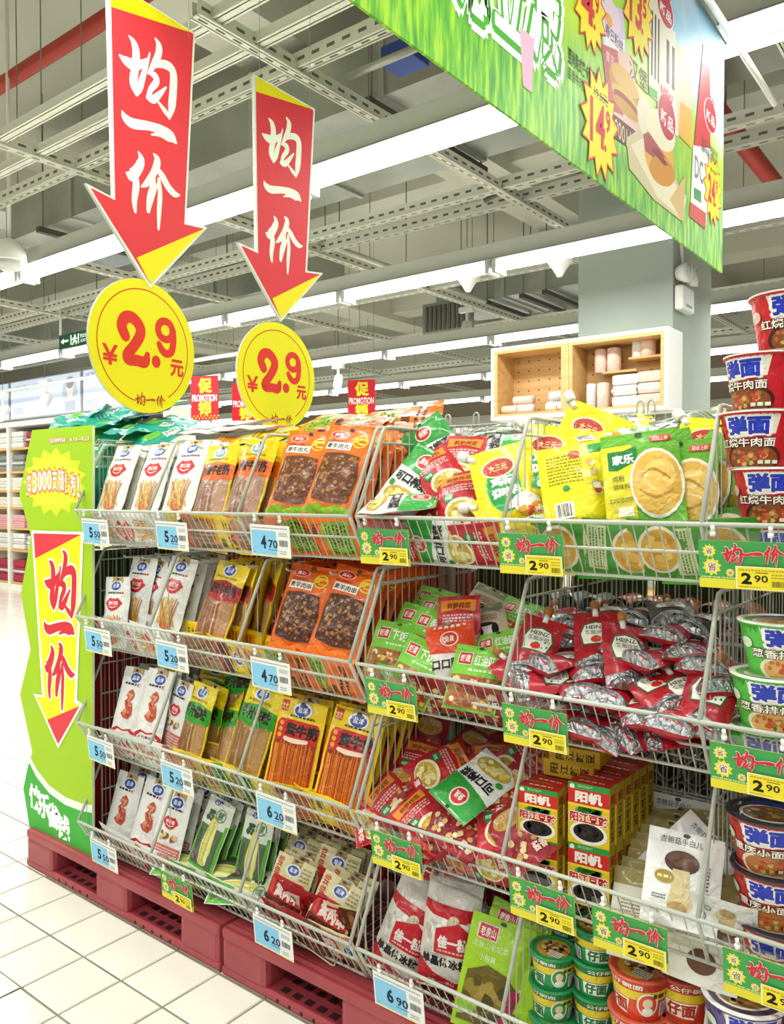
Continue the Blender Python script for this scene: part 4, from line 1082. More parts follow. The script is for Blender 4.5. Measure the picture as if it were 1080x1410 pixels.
# red tube
Q([(966, 84), (977, 88), (978, 205), (955, 205)], 'd8343c'); Q([(968, 60), (976, 62), (977, 92), (966, 88)], 'f3f5f6'); Q([(954, 200), (980, 205), (972, 310), (950, 290)], 'eef0ee'); Q([(950, 278), (972, 294), (971, 316), (949, 298)], 'd0504a'); T(956, 218, 968, 250, 'DC', '8a8f90', 0.02); Q([(955, 258), (965, 264), (965, 280), (955, 273)], '4a9a58')
for (px, py, rx, ry) in ((916, 14, 11, 22), (918, 162, 12, 30), (978, 160, 8, 22)):
    E(px, py, rx+1, ry+1.5, 'ffffff'); E(px, py, rx, ry, 'c8243a'); T(px-rx*0.75, py-ry*0.2, px+rx*0.75, py+ry*0.5, '新品', 'ffffff', 0.03); T(px-rx*0.7, py-ry*1.25, px+rx*0.7, py-ry*0.75, 'NEW', 'e8485a', 0.03)
burst(826, 172, 25, '14', '9', '19.8元'); burst(812, 8, 22, '4', '9', '6.9元'); burst(878, 12, 21, '13', '5', '19元'); burst(981, 262, 12, '24', '9', '29.9元')
for k in range(2): 
    a = q(965, 190+12*k); b = q(988, 200+12*k); P.text(a[0], a[1]-0.012, b[0], a[1]+0.012, ['法式火腿套餐', '原味酸奶'][k], '4a6a5a', 0.0)
obj('printed_picture', P.build('printed_picture', lambda u, v, e: (0.0005+e, u, v), 0, eps=0.0003, step=0.000015), bo)
tag(t, 'large green meadow food banner hanging at upper right', 'banner')

# ================================================================== PACKAGING PROTOTYPES
class Proto:
    def __init__(s, name, root, kids, cat): s.name, s.root, s.kids, s.cat = name, root, kids, cat
def spawn(pr, M, label, group):
    o = obj(pr.name, pr.root, None, M)
    for nm, me, par in pr.kids: obj(nm, me, o)
    tag(o, label, pr.cat, group)
    return o
def pouch(name, w, h, B, base, design, seed=1, kind='pillow', A=0.003, seal=0.05, bend=0.0, hole=True, cat='packet', extra=None, baseb=None, cell=0.012, printname='printed_front'):
    def thick(u, v):
        a = min(1.0, abs(2*u/w-1)); t = min(1.0, max(0.0, v/h))
        if kind == 'pillow':
            q = min(1, max(0, (t-seal)/(1-2*seal)))
            return B*(1-a**3)*max(0.0, math.sin(math.pi*q))**0.6
        q = min(1.0, (t+0.015)/0.09)
        return B*(1-a**2.6)*max(0, 1-t**1.5)*q
    def mid(u, v):
        t = v/h; a = 2*u/w-1
        n = noise.noise(Vector((u*24+seed*3.1, v*24, seed*1.7)))*A + noise.noise(Vector((u*9+seed, v*9, seed*2.3)))*A*1.6
        return n + bend*(t-0.5)**2*4 + bend*0.3*a*a
    def S(u, v, e=0.0): return (u-w/2, mid(u, v)-thick(u, v)*0.6-e, v-h/2)
    nu, nv = max(5, int(w/cell)), max(6, int(h/cell)); m = MB()
    F = []; Bk = []
    for j in range(nv+1):
        for i in range(nu+1):
            u, v = w*i/nu, h*j/nv
            F.append((u-w/2, mid(u, v)-thick(u, v)*0.6-0.0004, v-h/2)); Bk.append((u-w/2, mid(u, v)+thick(u, v)*0.4+0.0004, v-h/2))
    q = lambda i, j: j*(nu+1)+i
    bm_ = film(base); bb = film(baseb) if baseb else bm_
    m.add(F, [(q(i, j), q(i+1, j), q(i+1, j+1), q(i, j+1)) for j in range(nv) for i in range(nu)], bm_, True)
    m.add(Bk, [(q(i, j), q(i, j+1), q(i+1, j+1), q(i+1, j)) for j in range(nv) for i in range(nu)], bb, True)
    o = len(F); bord = [q(i, 0) for i in range(nu)] + [q(nu, j) for j in range(nv)] + [q(i, nv) for i in range(nu, 0, -1)] + [q(0, j) for j in range(nv, 0, -1)]
    allv = F+Bk
    m.add(allv, [(bord[(k+1) % len(bord)], bord[k], bord[k]+o, bord[(k+1) % len(bord)]+o) for k in range(len(bord))], bb, False)
    P = Print(w, h, film); design(P)
    if hole: P.ell(0.5, 0.965, 0.05, 0.05*w/h*0.6, '3a3a36', 10)
    kids = [(printname, P.build(printname, S, 0.011, 0.0013, 0.00012), None)]
    if extra: kids += extra(S, w, h)
    pr_ = Proto(name, m.mesh(name), kids, cat); pr_.w = w
    return pr_

OV = lambda P, u, v, r, c='2c4fa8': (P.ell(u, v, r*1.25, r*1.25*0.62*P.w/P.h, 'eef0f4'), P.ell(u, v, r, r*0.62*P.w/P.h, c), P.text(u-r*0.62, v-r*0.28*P.w/P.h, u+r*0.62, v+r*0.32*P.w/P.h, '盐津', 'ffffff', 0.01))
def LIPS(P, u, v, r, c='d8262e', txt='素大刀肉'):
    k = P.w/P.h
    P.poly([(u-r, v+0.02*r), (u-0.5*r, v+0.5*r*k), (u-0.2*r, v+0.42*r*k), (u, v+0.55*r*k*0.8), (u+0.2*r, v+0.42*r*k), (u+0.5*r, v+0.5*r*k), (u+r, v+0.02*r), (u+0.45*r, v-0.5*r*k), (u, v-0.62*r*k), (u-0.45*r, v-0.5*r*k)], c)
    P.text(u-r*0.55, v-0.12*r*k, u+r*0.55, v+0.22*r*k, txt, 'ffffff', 0.02)
    P.stroke([(u-0.5*r, v-0.18*r*k, 0.006), (u, v-0.34*r*k, 0.012), (u+0.5*r, v-0.18*r*k, 0.006)], 'ffffff', 3)
FOIL = plain('silver_foil', 'a9acae', 0.3, 0.85, bump=(60.0, 1.0, 0.012, 2.0, 1.0))
def d_lips(P):
    P.rect(0.28, 0.83, 0.72, 0.995, 'c3a057'); OV(P, 0.5, 0.87, 0.19)
    P.lines(0.2, 0.755, 0.66, 0.785, 1, '35332e', 0.8); P.lines(0.68, 0.755, 0.82, 0.785, 1, 'c8322c', 0.8)
    LIPS(P, 0.5, 0.62, 0.32)
    P.sticks(0.18, 0.1, 0.82, 0.47, 17, ['dfa03e', 'ecbf66', 'b9722c'], 4, 0.3, 0.028); P.ell(0.48, 0.1, 0.17, 0.045, 'd23a2a'); P.sticks(0.3, 0.06, 0.7, 0.3, 8, ['efc874', 'd08d38'], 9, 0.2, 0.03)
def d_wing(P):
    P.rect(0.34, 0.86, 0.76, 0.995, 'b9975a'); OV(P, 0.55, 0.87, 0.2); P.lines(0.2, 0.765, 0.66, 0.8, 1, '35332e', 0.8); P.text(0.68, 0.76, 0.8, 0.805, '辣', 'c8322c', 0.03)
    P.poly([(0.42, 0.68), (0.55, 0.72), (0.68, 0.66), (0.66, 0.6), (0.56, 0.56), (0.7, 0.5), (0.72, 0.4), (0.6, 0.33), (0.42, 0.34), (0.3, 0.39), (0.44, 0.47), (0.36, 0.55), (0.46, 0.6)], 'c8543a')
    P.blobs(0.36, 0.36, 0.68, 0.68, 26, ['e2836a', 'a83a26', 'd9a07a'], 0.05, 3)
    P.rect(0.0, 0.02, 1.0, 0.16, 'c4202c'); P.poly([(0.0, 0.16), (0.25, 0.22), (0.5, 0.19), (0.75, 0.22), (1.0, 0.16), (1.0, 0.155), (0, 0.155)], 'c4202c')
    P.poly([(0.12, 0.13), (0.3, 0.19), (0.5, 0.17), (0.7, 0.19), (0.9, 0.13), (0.5, 0.07)], 'f3efe8'); P.text(0.2, 0.1, 0.82, 0.155, '红烧素肉串', '2a2626', 0.02)
def d_wing2(P):
    P.rect(0.36, 0.84, 0.78, 0.995, 'b9975a'); OV(P, 0.55, 0.86, 0.2); P.lines(0.2, 0.75, 0.8, 0.785, 1, '35332e', 0.8); LIPS(P, 0.5, 0.58, 0.27, 'd8262e', '嘴巴香')
    P.blobs(0.12, 0.3, 0.88, 0.46, 12, ['c8a050', '8a5a2a', 'd8c48a', 'b03a2a'], 0.07, 5); P.rect(0.04, 0.02, 0.96, 0.26, 'd8746a'); P.lines(0.08, 0.05, 0.92, 0.24, 5, 'f0d8d0', 0.5)
def d_yellow(band, txt, wc):
    def d(P):
        OV(P, 0.48, 0.9, 0.17, '2f55b0' if band != 'e8641e' else '7aa8c0'); P.text(0.16, 0.8, 0.8, 0.83, '素香风味豆制品', '4a2a10', 0.0)
        P.rect(0.03, 0.03, 0.97, 0.56, wc[0]); P.sticks(0.06, 0.05, 0.94, 0.55, 11, wc[1:], 6, 0.05, 0.075)
        P.poly([(0.0, 0.5), (0.1, 0.56), (0.5, 0.53), (0.9, 0.57), (1, 0.5), (1, 0.74), (0.5, 0.785), (0, 0.74)], band)
        P.text(0.1, 0.61, 0.9, 0.74, txt, '2c1208', 0.06); P.rect(0.0, 0.0, 1, 0.03, 'e2b41c'); P.rect(0, 0, 0.03, 0.56, 'ecc81e'); P.rect(0.97, 0, 1, 0.56, 'ecc81e')
    return d
def d_orange(txt, dark, foot='86b92c'):
    def d(P):
        P.ell(0.3, 0.9, 0.2, 0.045, 'f6c9a0'); P.ell(0.3, 0.9, 0.17, 0.038, 'd02430'); P.text(0.2, 0.88, 0.4, 0.92, '良心', 'ffffff', 0.02)
        P.ring(0.78, 0.84, 0.14, 0.075, 0.025, 'f6d23c'); P.text(0.68, 0.8, 0.9, 0.88, '嘿', 'f6d23c', 0.04)
        P.rect(0.12, 0.725, 0.66, 0.81, 'f5f0e6'); P.text(0.15, 0.735, 0.63, 0.795, txt, '26201a', 0.03); P.lines(0.12, 0.82, 0.5, 0.84, 1, 'c2392c', 0.8)
        P.poly([(0.12, 0.2), (0.1, 0.5), (0.16, 0.68), (0.5, 0.7), (0.86, 0.68), (0.92, 0.45), (0.86, 0.2), (0.5, 0.17)], dark)
        P.blobs(0.12, 0.19, 0.9, 0.68, 190, ['7a4424', '8f5a32', '5a2e18', 'a5703e', '6a3a1e', 'a87c50'], 0.036, 8, 0.4)
        P.poly([(0, 0.02), (1, 0.02), (1, 0.13), (0.7, 0.17), (0.5, 0.12), (0.3, 0.16), (0, 0.1)], foot); P.rect(0, 0, 1, 0.02, 'e8701e')
    return d
def d_beanstick(P):
    P.rect(0.05, 0.86, 0.2, 0.97, 'c03a24'); P.text(0.06, 0.87, 0.19, 0.96, '天天', 'f4e2b0', 0.01); P.rect(0.36, 0.86, 0.68, 0.995, 'c3a057'); OV(P, 0.52, 0.9, 0.16)
    P.lines(0.3, 0.815, 0.8, 0.84, 1, '4a3a10', 0.8); P.poly([(0.06, 0.1), (0.06, 0.74), (0.12, 0.79), (0.88, 0.79), (0.94, 0.74), (0.94, 0.1), (0.88, 0.05), (0.12, 0.05)], 'c8261e')
    P.text(0.28, 0.635, 0.92, 0.76, '素牛筋', '2a0e08', 0.06); P.ell(0.16, 0.74, 0.05, 0.024, 'f0a02c'); P.ell(0.16, 0.68, 0.05, 0.024, 'f0a02c'); P.ell(0.16, 0.62, 0.05, 0.024, 'f0a02c')
    P.rect(0.09, 0.08, 0.91, 0.575, '8a3a10'); P.sticks(0.1, 0.08, 0.9, 0.6, 22, ['d9741e', 'c65f16', 'e89030'], 5, 0.015, 0.026)
    P.stroke([(0.3, 0.6, 0.03), (0.5, 0.59, 0.04), (0.75, 0.605, 0.03)], 'f2d8c0', 3)
def d_bamboo(P):
    P.poly([(0.02, 0.02), (0.98, 0.02), (0.98, 0.7), (0.9, 0.7), (0.9, 0.06), (0.1, 0.06), (0.1, 0.55), (0.02, 0.62)], '5cb82e'); P.rect(0.1, 0.06, 0.9, 0.62, '5c6e50'); P.ell(0.2, 0.4, 0.09, 0.16, '43523c')
    P.poly([(0.42, 0.08), (0.62, 0.08), (0.74, 0.3), (0.7, 0.62), (0.56, 0.78), (0.42, 0.72), (0.36, 0.4)], 'd8d47a'); P.sticks(0.4, 0.1, 0.7, 0.7, 7, ['eae6a0', 'c4bc58'], 2, 0.12, 0.04)
    P.blobs(0.12, 0.66, 0.5, 0.84, 12, ['3f6a2c', '5c8a3c', '2c4a22'], 0.07, 3); P.ring(0.66, 0.8, 0.17, 0.09, 0.02, '2f7a3a'); P.text(0.56, 0.74, 0.76, 0.86, '泡椒', '2f7a3a', 0.02); OV(P, 0.36, 0.94, 0.12); P.ell(0.2, 0.14, 0.1, 0.05, '3b4a9a'); P.ell(0.2, 0.14, 0.06, 0.03, 'd84a4a')
def d_rouchuan(P):
    P.text(0.05, 0.66, 0.2, 0.96, '尝\n尝', 'c8402a', 0.03); P.rect(0.4, 0.82, 0.66, 0.995, 'a88a50'); OV(P, 0.52, 0.84, 0.15); P.lines(0.72, 0.74, 0.94, 0.94, 4, 'a89a6a', 0.5)
    P.poly([(0.06, 0.4), (0.06, 0.66), (0.14, 0.71), (0.86, 0.71), (0.95, 0.66), (0.95, 0.4)], 'c8262a'); P.rect(0.1, 0.46, 0.2, 0.64, 'd8544a'); P.text(0.26, 0.44, 0.9, 0.66, '素肉串', 'f2e6dc', 0.05)
    P.rect(0.02, 0.02, 0.98, 0.42, '5a2a1c'); P.blobs(0.03, 0.03, 0.97, 0.42, 60, ['7a3e26', '94563a', '4a1e14', 'a86a4a'], 0.06, 4, 0.5)
def d_redhang(P):
    P.rect(0.0, 0.78, 1, 1, 'b81e28'); P.lines(0.3, 0.84, 0.75, 0.93, 1, 'e8a0a0', 0.8); P.rect(0.15, 0.5, 0.85, 0.76, 'ecc8b8'); P.text(0.2, 0.56, 0.8, 0.7, '先脆辣不脆', '3a2020', 0.03); P.blobs(0.05, 0.05, 0.95, 0.48, 40, ['8a2a22', 'a8483a', '6a1a18'], 0.07, 3)
def d_zcgreen(P):
    P.poly([(0, 0.62), (1, 0.52), (1, 1), (0, 1)], '2e9a3a'); P.ell(0.48, 0.78, 0.19, 0.13, 'f0d8d0'); P.ell(0.48, 0.78, 0.16, 0.11, 'c4322c'); P.text(0.38, 0.73, 0.58, 0.83, '鱼泉', 'f6e8e0', 0.02)
    P.text(0.12, 0.38, 0.92, 0.53, '可口榨菜', '1c1c1a', 0.04); P.ell(0.5, 0.18, 0.4, 0.14, 'c8a83c'); P.blobs(0.14, 0.06, 0.86, 0.3, 22, ['e0c860', 'b89a30', 'efe09a'], 0.09, 3); P.ell(0.14, 0.32, 0.07, 0.045, '3a9a48')
def d_zcred(P):
    P.poly([(0.1, 0.76), (0.5, 0.8), (0.9, 0.76), (0.92, 0.93), (0.5, 0.96), (0.08, 0.93)], 'e8902c'); P.text(0.24, 0.8, 0.8, 0.9, '鲜脆榨菜', '7a1a18', 0.03); P.lines(0.15, 0.6, 0.85, 0.73, 3, 'e8b0a8', 0.6)
    P.ell(0.28, 0.52, 0.13, 0.085, '2a7a3c'); P.text(0.2, 0.49, 0.36, 0.55, '榨菜', 'e0f0d8', 0.02); P.ell(0.56, 0.3, 0.38, 0.2, 'efe3c0'); P.ell(0.56, 0.28, 0.33, 0.17, 'c6a63a'); P.blobs(0.26, 0.14, 0.86, 0.44, 26, ['dcc35a', 'a8882c', 'ece0a0'], 0.08, 6); P.poly([(0.5, 0.05), (0.94, 0.05), (0.94, 0.2), (0.5, 0.17)], 'b01c28'); P.text(0.55, 0.07, 0.9, 0.16, '清爽', 'f4dcd0', 0.04)
def d_zcbrown(P):
    P.ell(0.5, 0.78, 0.36, 0.15, 'c99a4a'); P.text(0.2, 0.8, 0.8, 0.9, '爽口下饭菜', 'e8c8b8', 0.02); P.blobs(0.16, 0.68, 0.84, 0.8, 20, ['d8b45c', 'b8863a'], 0.08, 2); P.blobs(0.05, 0.1, 0.95, 0.6, 30, ['7a1a20', 'a83a30', 'c89a58', 'e0c890'], 0.08, 9); P.text(0.6, 0.12, 0.9, 0.26, '酱香', 'f4e4d8', 0.03)
def d_xfc(txt):
    def d(P):
        P.rect(0.0, 0.52, 1, 1, '78c63a'); P.rect(0.1, 0.68, 0.38, 0.88, 'f0e0d8'); P.rect(0.115, 0.69, 0.365, 0.87, 'c4322c'); P.text(0.14, 0.72, 0.34, 0.84, '饭遭', 'f8e8e0', 0.02); P.text(0.42, 0.68, 0.94, 0.86, txt, 'f4f8ea', 0.03); P.lines(0.35, 0.58, 0.8, 0.63, 1, 'd8ecc0', 0.7)
        P.rect(0.03, 0.03, 0.97, 0.52, '9a6a34'); P.blobs(0.03, 0.03, 0.97, 0.52, 55, ['d8b04a', '8a4a24', 'b8302a', 'e8d490', '5a6a2c'], 0.06, 7); P.rect(0, 0, 1, 0.03, '5cae2e')
    return d
def d_orangekou(P):
    P.poly([(0, 0.5), (1, 0.42), (1, 1), (0, 1)], 'e2481e'); P.ell(0.5, 0.72, 0.19, 0.14, 'f4dccc'); P.ell(0.5, 0.72, 0.16, 0.12, 'c8321c'); P.text(0.4, 0.66, 0.6, 0.78, '鱼泉', 'f8e8dc', 0.02); P.text(0.1, 0.2, 0.9, 0.38, '口口脆菜', '1c1a18', 0.04)
def d_panda(P):
    P.rect(0.05, 0.86, 0.95, 0.99, '7a9a78'); P.lines(0.3, 0.9, 0.7, 0.95, 1, 'd87a6a', 0.7); P.ell(0.55, 0.5, 0.26, 0.14, 'f2eeea'); P.ell(0.35, 0.5, 0.1, 0.1, '1c1c1c'); P.ell(0.72, 0.52, 0.08, 0.11, '1c1c1c'); P.ell(0.5, 0.38, 0.2, 0.04, '1c1c1c'); P.ell(0.5, 0.62, 0.22, 0.035, '2a2a2a'); P.lines(0.12, 0.68, 0.8, 0.8, 4, '6a5a4a', 0.5); P.barcode(0.5, 0.12, 0.86, 0.26)
def d_spouty(P):
    P.ell(0.44, 0.45, 0.27, 0.34, '9ad06a'); P.ell(0.44, 0.44, 0.25, 0.32, '2c9a4a'); P.ell(0.42, 0.72, 0.26, 0.14, 'f2e6b8'); P.ell(0.42, 0.72, 0.23, 0.12, 'b8382a'); P.text(0.28, 0.67, 0.56, 0.77, '大三元', 'f4d89a', 0.02)
    P.text(0.27, 0.47, 0.62, 0.585, '鸡精', 'f4faf0', 0.06); P.text(0.25, 0.32, 0.68, 0.44, '调味料', 'f4faf0', 0.05); P.ell(0.7, 0.2, 0.2, 0.12, 'f6f4ee'); P.ell(0.62, 0.15, 0.09, 0.07, 'f2e9da'); P.ell(0.85, 0.12, 0.1, 0.07, 'e8a82c'); P.blobs(0.55, 0.02, 0.98, 0.16, 14, ['e8b82c', 'd8482c', 'f4f0e8', 'd89a20'], 0.07, 3); P.ell(0.48, 0.2, 0.06, 0.06, 'eef6ea')
def d_yback(P):
    P.lines(0.12, 0.5, 0.6, 0.88, 9, '8a8414', 0.45); P.ell(0.52, 0.86, 0.08, 0.05, 'b8382a'); P.blobs(0.64, 0.3, 0.92, 0.82, 9, ['e8d8a0', 'b8482c', 'd8b060', 'f2ecd8'], 0.07, 4); P.ell(0.35, 0.44, 0.05, 0.035, '2c9a4a'); P.rect(0.16, 0.08, 0.42, 0.28, 'f4f2e0'); P.barcode(0.18, 0.1, 0.4, 0.26); P.rect(0.72, 0.86, 0.92, 0.96, '2c9a4a')
def d_jiale(P):
    P.rect(0.0, 0.0, 0.4, 0.86, 'e6d42a'); P.poly([(0.08, 0.66), (0.46, 0.7), (0.46, 0.84), (0.3, 0.8), (0.08, 0.8)], '1d7a3a'); P.poly([(0.08, 0.6), (0.2, 0.58), (0.44, 0.66), (0.46, 0.78), (0.08, 0.76)], '1d7a3a'); P.text(0.14, 0.65, 0.42, 0.755, '家乐', 'f4f8ee', 0.04)
    P.text(0.12, 0.46, 0.28, 0.53, '鸡粉', '3a5a1c', 0.0); P.text(0.12, 0.38, 0.34, 0.44, '调味料', '3a5a1c', 0.0); P.rect(0.64, 0.86, 0.9, 0.93, 'c8382a'); P.text(0.67, 0.87, 0.87, 0.92, '超级上鲜', 'f8e8dc', 0.0)
    P.ell(0.68, 0.42, 0.34, 0.37, 'efe6d2'); P.ell(0.68, 0.42, 0.31, 0.335, 'dcb04c'); P.ell(0.72, 0.5, 0.2, 0.16, 'efc968'); P.ell(0.6, 0.34, 0.2, 0.14, 'e6ba58'); P.stroke([(0.5, 0.5, 0.012), (0.65, 0.56, 0.02), (0.85, 0.45, 0.012)], 'c08a30', 3); P.stroke([(0.46, 0.36, 0.01), (0.65, 0.26, 0.02), (0.88, 0.34, 0.012)], 'c08a30', 3); P.rect(0.16, 0.1, 0.36, 0.2, 'f0ead0'); P.lines(0.06, 0.24, 0.36, 0.3, 2, '8aa040', 0.5)
def d_chickback(P):
    P.ell(0.5, 0.62, 0.42, 0.26, 'ece4cc'); P.ell(0.5, 0.62, 0.37, 0.22, 'd8a83c'); P.blobs(0.2, 0.46, 0.8, 0.8, 14, ['efc968', 'c8922c', 'e8b850'], 0.1, 4); P.rect(0.1, 0.05, 0.9, 0.3, 'c8d8a0'); P.lines(0.14, 0.08, 0.86, 0.28, 5, '5a7a3c', 0.5)
def d_dark(P):
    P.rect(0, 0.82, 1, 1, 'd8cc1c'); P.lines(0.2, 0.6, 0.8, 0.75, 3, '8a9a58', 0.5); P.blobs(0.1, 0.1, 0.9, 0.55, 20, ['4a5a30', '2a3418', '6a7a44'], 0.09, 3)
def d_sauce(P):
    P.rect(0.0, 0.0, 1, 0.17, FOIL); P.poly([(0, 0.17), (0.3, 0.2), (0.5, 0.26), (0.7, 0.2), (1, 0.17)], FOIL)
    P.poly([(0.2, 0.42), (0.8, 0.42), (0.86, 0.62), (0.76, 0.78), (0.5, 0.84), (0.24, 0.78), (0.14, 0.62)], '2a6a3c'); P.poly([(0.23, 0.44), (0.77, 0.44), (0.83, 0.62), (0.74, 0.76), (0.5, 0.81), (0.26, 0.76), (0.17, 0.62)], 'f0eee2')
    P.text(0.28, 0.69, 0.72, 0.76, 'HEINZ', '1c1c1a', 0.03); P.text(0.26, 0.6, 0.74, 0.67, '番茄沙司', '2a2a24', 0.01); P.ell(0.5, 0.51, 0.12, 0.055, 'd8342c'); P.ell(0.5, 0.56, 0.05, 0.015, '3a8a3a')
def d_mush(P):
    P.ell(0.47, 0.68, 0.23, 0.12, '5a382c'); P.ell(0.47, 0.71, 0.19, 0.075, '6e4a38'); P.poly([(0.36, 0.6), (0.58, 0.6), (0.6, 0.4), (0.66, 0.26), (0.58, 0.14), (0.42, 0.13), (0.32, 0.22), (0.36, 0.4)], 'd8c896'); P.ell(0.46, 0.2, 0.13, 0.07, 'b8986a'); P.text(0.16, 0.86, 0.72, 0.935, '杏鲍菇手白儿', '2a2a28', 0.0)
    P.ell(0.26, 0.5, 0.13, 0.07, 'a89040'); P.lines(0.17, 0.48, 0.35, 0.52, 1, 'e8dcb0', 0.7); P.ring(0.78, 0.2, 0.06, 0.045, 0.012, '3a3a38'); P.lines(0.12, 0.26, 0.3, 0.32, 2, '4a4a48', 0.4); P.lines(0.8, 0.4, 0.84, 0.7, 8, '6a6a66', 0.5)
def d_mushback(P): P.rect(0.0, 0.8, 1, 1, 'a99c5c'); P.lines(0.15, 0.5, 0.85, 0.66, 4, '8a8260', 0.4); P.ell(0.5, 0.25, 0.2, 0.13, '6e4a38')
def d_sugar(P):
    P.blobs(0.05, 0.2, 0.95, 0.84, 120, ['eeeae0', 'd8d4c8', 'f8f6f0', 'c4c0b4'], 0.055, 4, 0.7)
    P.poly([(0.0, 0.02), (1, 0.02), (1, 0.14), (0.7, 0.1), (0.3, 0.17), (0, 0.28)], 'c41e2e'); P.text(0.2, 0.05, 0.7, 0.1, '佳一粒', 'f0e0dc', 0.03); P.poly([(0, 0.72), (0.2, 0.69), (0.8, 0.66), (1, 0.72), (1, 0.78), (0, 0.8)], 'c41e2e')
    P.poly([(0.3, 0.36), (0.95, 0.36), (0.95, 0.56), (0.7, 0.66), (0.3, 0.58)], 'c8202e'); P.text(0.36, 0.42, 0.88, 0.53, '佳一粒', 'f6eeea', 0.05); P.lines(0.36, 0.38, 0.88, 0.405, 1, 'eab8b0', 0.7); P.text(0.08, 0.24, 0.92, 0.33, '单晶体冰糖', '1c1a18', 0.04); P.ell(0.6, 0.68, 0.09, 0.035, 'd8c8a0')
def d_greenbag(P):
    P.rect(0.14, 0.8, 0.46, 0.93, 'f0dcd8'); P.rect(0.155, 0.807, 0.445, 0.923, 'c4283a'); P.text(0.18, 0.825, 0.42, 0.905, '老泉山', 'f8e8e0', 0.03); P.text(0.1, 0.72, 0.66, 0.78, '龙泉山老坛菜', 'd8eaa8', 0.01); P.text(0.24, 0.62, 0.5, 0.68, '小包装', 'e8f4c8', 0.01)
    P.poly([(0.06, 0.06), (0.9, 0.06), (0.92, 0.44), (0.7, 0.56), (0.4, 0.6), (0.1, 0.5)], '6a5a1c'); P.blobs(0.08, 0.08, 0.9, 0.52, 26, ['8a7a2c', '5a4a18', 'a08a3a', '4a4416'], 0.12, 5, 0.8); P.poly([(0.04, 0.1), (0.3, 0.16), (0.36, 0.24), (0.1, 0.28)], '9ad038'); P.text(0.66, 0.08, 0.92, 0.2, '菜', 'b0285a', 0.06); P.text(0.72, 0.22, 0.95, 0.33, '酸', 'b0285a', 0.06); P.text(0.76, 0.35, 0.98, 0.46, '鱼', 'b0285a', 0.06)
def d_teal(P): P.lines(0.2, 0.55, 0.8, 0.8, 4, '7ad0c0', 0.5); P.rect(0.55, 0.12, 0.85, 0.3, 'cfe6dc'); P.barcode(0.57, 0.14, 0.83, 0.28); P.ell(0.35, 0.35, 0.2, 0.14, '5cae3c')
def d_silver(P): P.lines(0.15, 0.4, 0.8, 0.8, 6, '9a9a96', 0.4); P.rect(0.6, 0.1, 0.9, 0.26, 'd8d8d4'); P.rect(0.0, 0.9, 1, 1, 'c8403a')
def d_plainback(c1, c2):
    def d(P): P.rect(0.1, 0.1, 0.9, 0.5, c1); P.lines(0.14, 0.14, 0.86, 0.46, 6, c2, 0.5); P.barcode(0.6, 0.56, 0.88, 0.66); P.lines(0.14, 0.7, 0.86, 0.85, 2, c2, 0.5)
    return d
def spout(S, w, h):
    m = MB(); c = S(w*0.06, h*0.93); d = Vector((-0.75, 0, 0.66)).normalized(); c = Vector(c)
    m.tube([c-d*0.01, c+d*0.012], 0.008, WHITE, 12); m.tube([c+d*0.012, c+d*0.016, c+d*0.036, c+d*0.038], [0.0125, 0.0135, 0.0135, 0.012], plain('spout_cap', 'e6e8dc', 0.35), 14)
    return [('spout_cap', m.mesh('spout_cap'), None)]
def saucecap(S, w, h):
    m = MB(); c = Vector((0, 0, h/2)); CAPM = plain('amber_cap', 'b5702c', 0.35)
    m.tube([c-Vector((0, 0, 0.012)), c+Vector((0, 0, 0.01))], 0.007, WHITE, 10); m.tube([c+Vector((0, 0, 0.008)), c+Vector((0, 0, 0.028)), c+Vector((0, 0, 0.03))], [0.011, 0.0105, 0.009], CAPM, 14)
    m2 = MB(); n = 16; vs = []
    for k in range(n):
        a = 2*math.pi*k/n; x = math.cos(a)*w*0.46; y = math.sin(a)*0.024-0.006
        vs.append((x, y, -h/2+0.006+0.018*abs(math.sin(a))))
    vs.append((0, -0.004, -h/2+0.03))
    m2.add(vs, [(k, n, (k+1) % n) for k in range(n)], FOIL, True)
    return [('spout_cap', m.mesh('spout_cap'), None), ('silver_base', m2.mesh('silver_base'), None)]

PK = {}
PK['lips'] = pouch('snack_pouch', 0.148, 0.272, 0.028, 'eeeeea', d_lips, 1, baseb='b8b8b4')
PK['lips2'] = pouch('snack_pouch', 0.135, 0.258, 0.03, 'eeeeea', d_lips, 5, baseb='b8b8b4', A=0.004)
PK['wing'] = pouch('snack_pouch', 0.142, 0.275, 0.018, 'f0efeb', d_wing, 2, baseb='c0c0bc', A=0.0012)
PK['wing2'] = pouch('snack_pouch', 0.14, 0.24, 0.016, 'f0efeb', d_wing2, 3, baseb='c0c0bc', A=0.0012)
PK['ybrown'] = pouch('bean_stick_bag', 0.155, 0.275, 0.026, 'f2d41c', d_yellow('e8641e', '卤香牛板筋', ['b08a72', 'b8917c', 'c9a58e', '8a6450']), 4)
PK['yred'] = pouch('bean_stick_bag', 0.16, 0.285, 0.03, 'f0d01c', d_yellow('a8181e', '香辣牛板筋', ['a87450', 'b58a64', 'cfae8a', '8a5a3a']), 6)
PK['ygreen'] = pouch('bean_stick_bag', 0.152, 0.28, 0.028, 'ecd61e', d_yellow('2f9a2c', '牛汁酱味', ['a8804e', 'b9905c', 'c9a574', '8a6238']), 7)
PK['orange'] = pouch('orange_snack_bag', 0.18, 0.285, 0.035, 'ee7420', d_orange('素牛肉丸', '6a3a1e'), 8)
PK['orange2'] = pouch('orange_snack_bag', 0.182, 0.285, 0.035, 'e96a1c', d_orange('素羊肉串', '4a2414', 'f08a34'), 9)
PK['bean'] = pouch('bean_stick_packet', 0.182, 0.295, 0.018, 'f2cf1c', d_beanstick, 10, A=0.0018)
PK['bamboo'] = pouch('bamboo_shoot_packet', 0.125, 0.235, 0.024, 'dfe3d6', d_bamboo, 11)
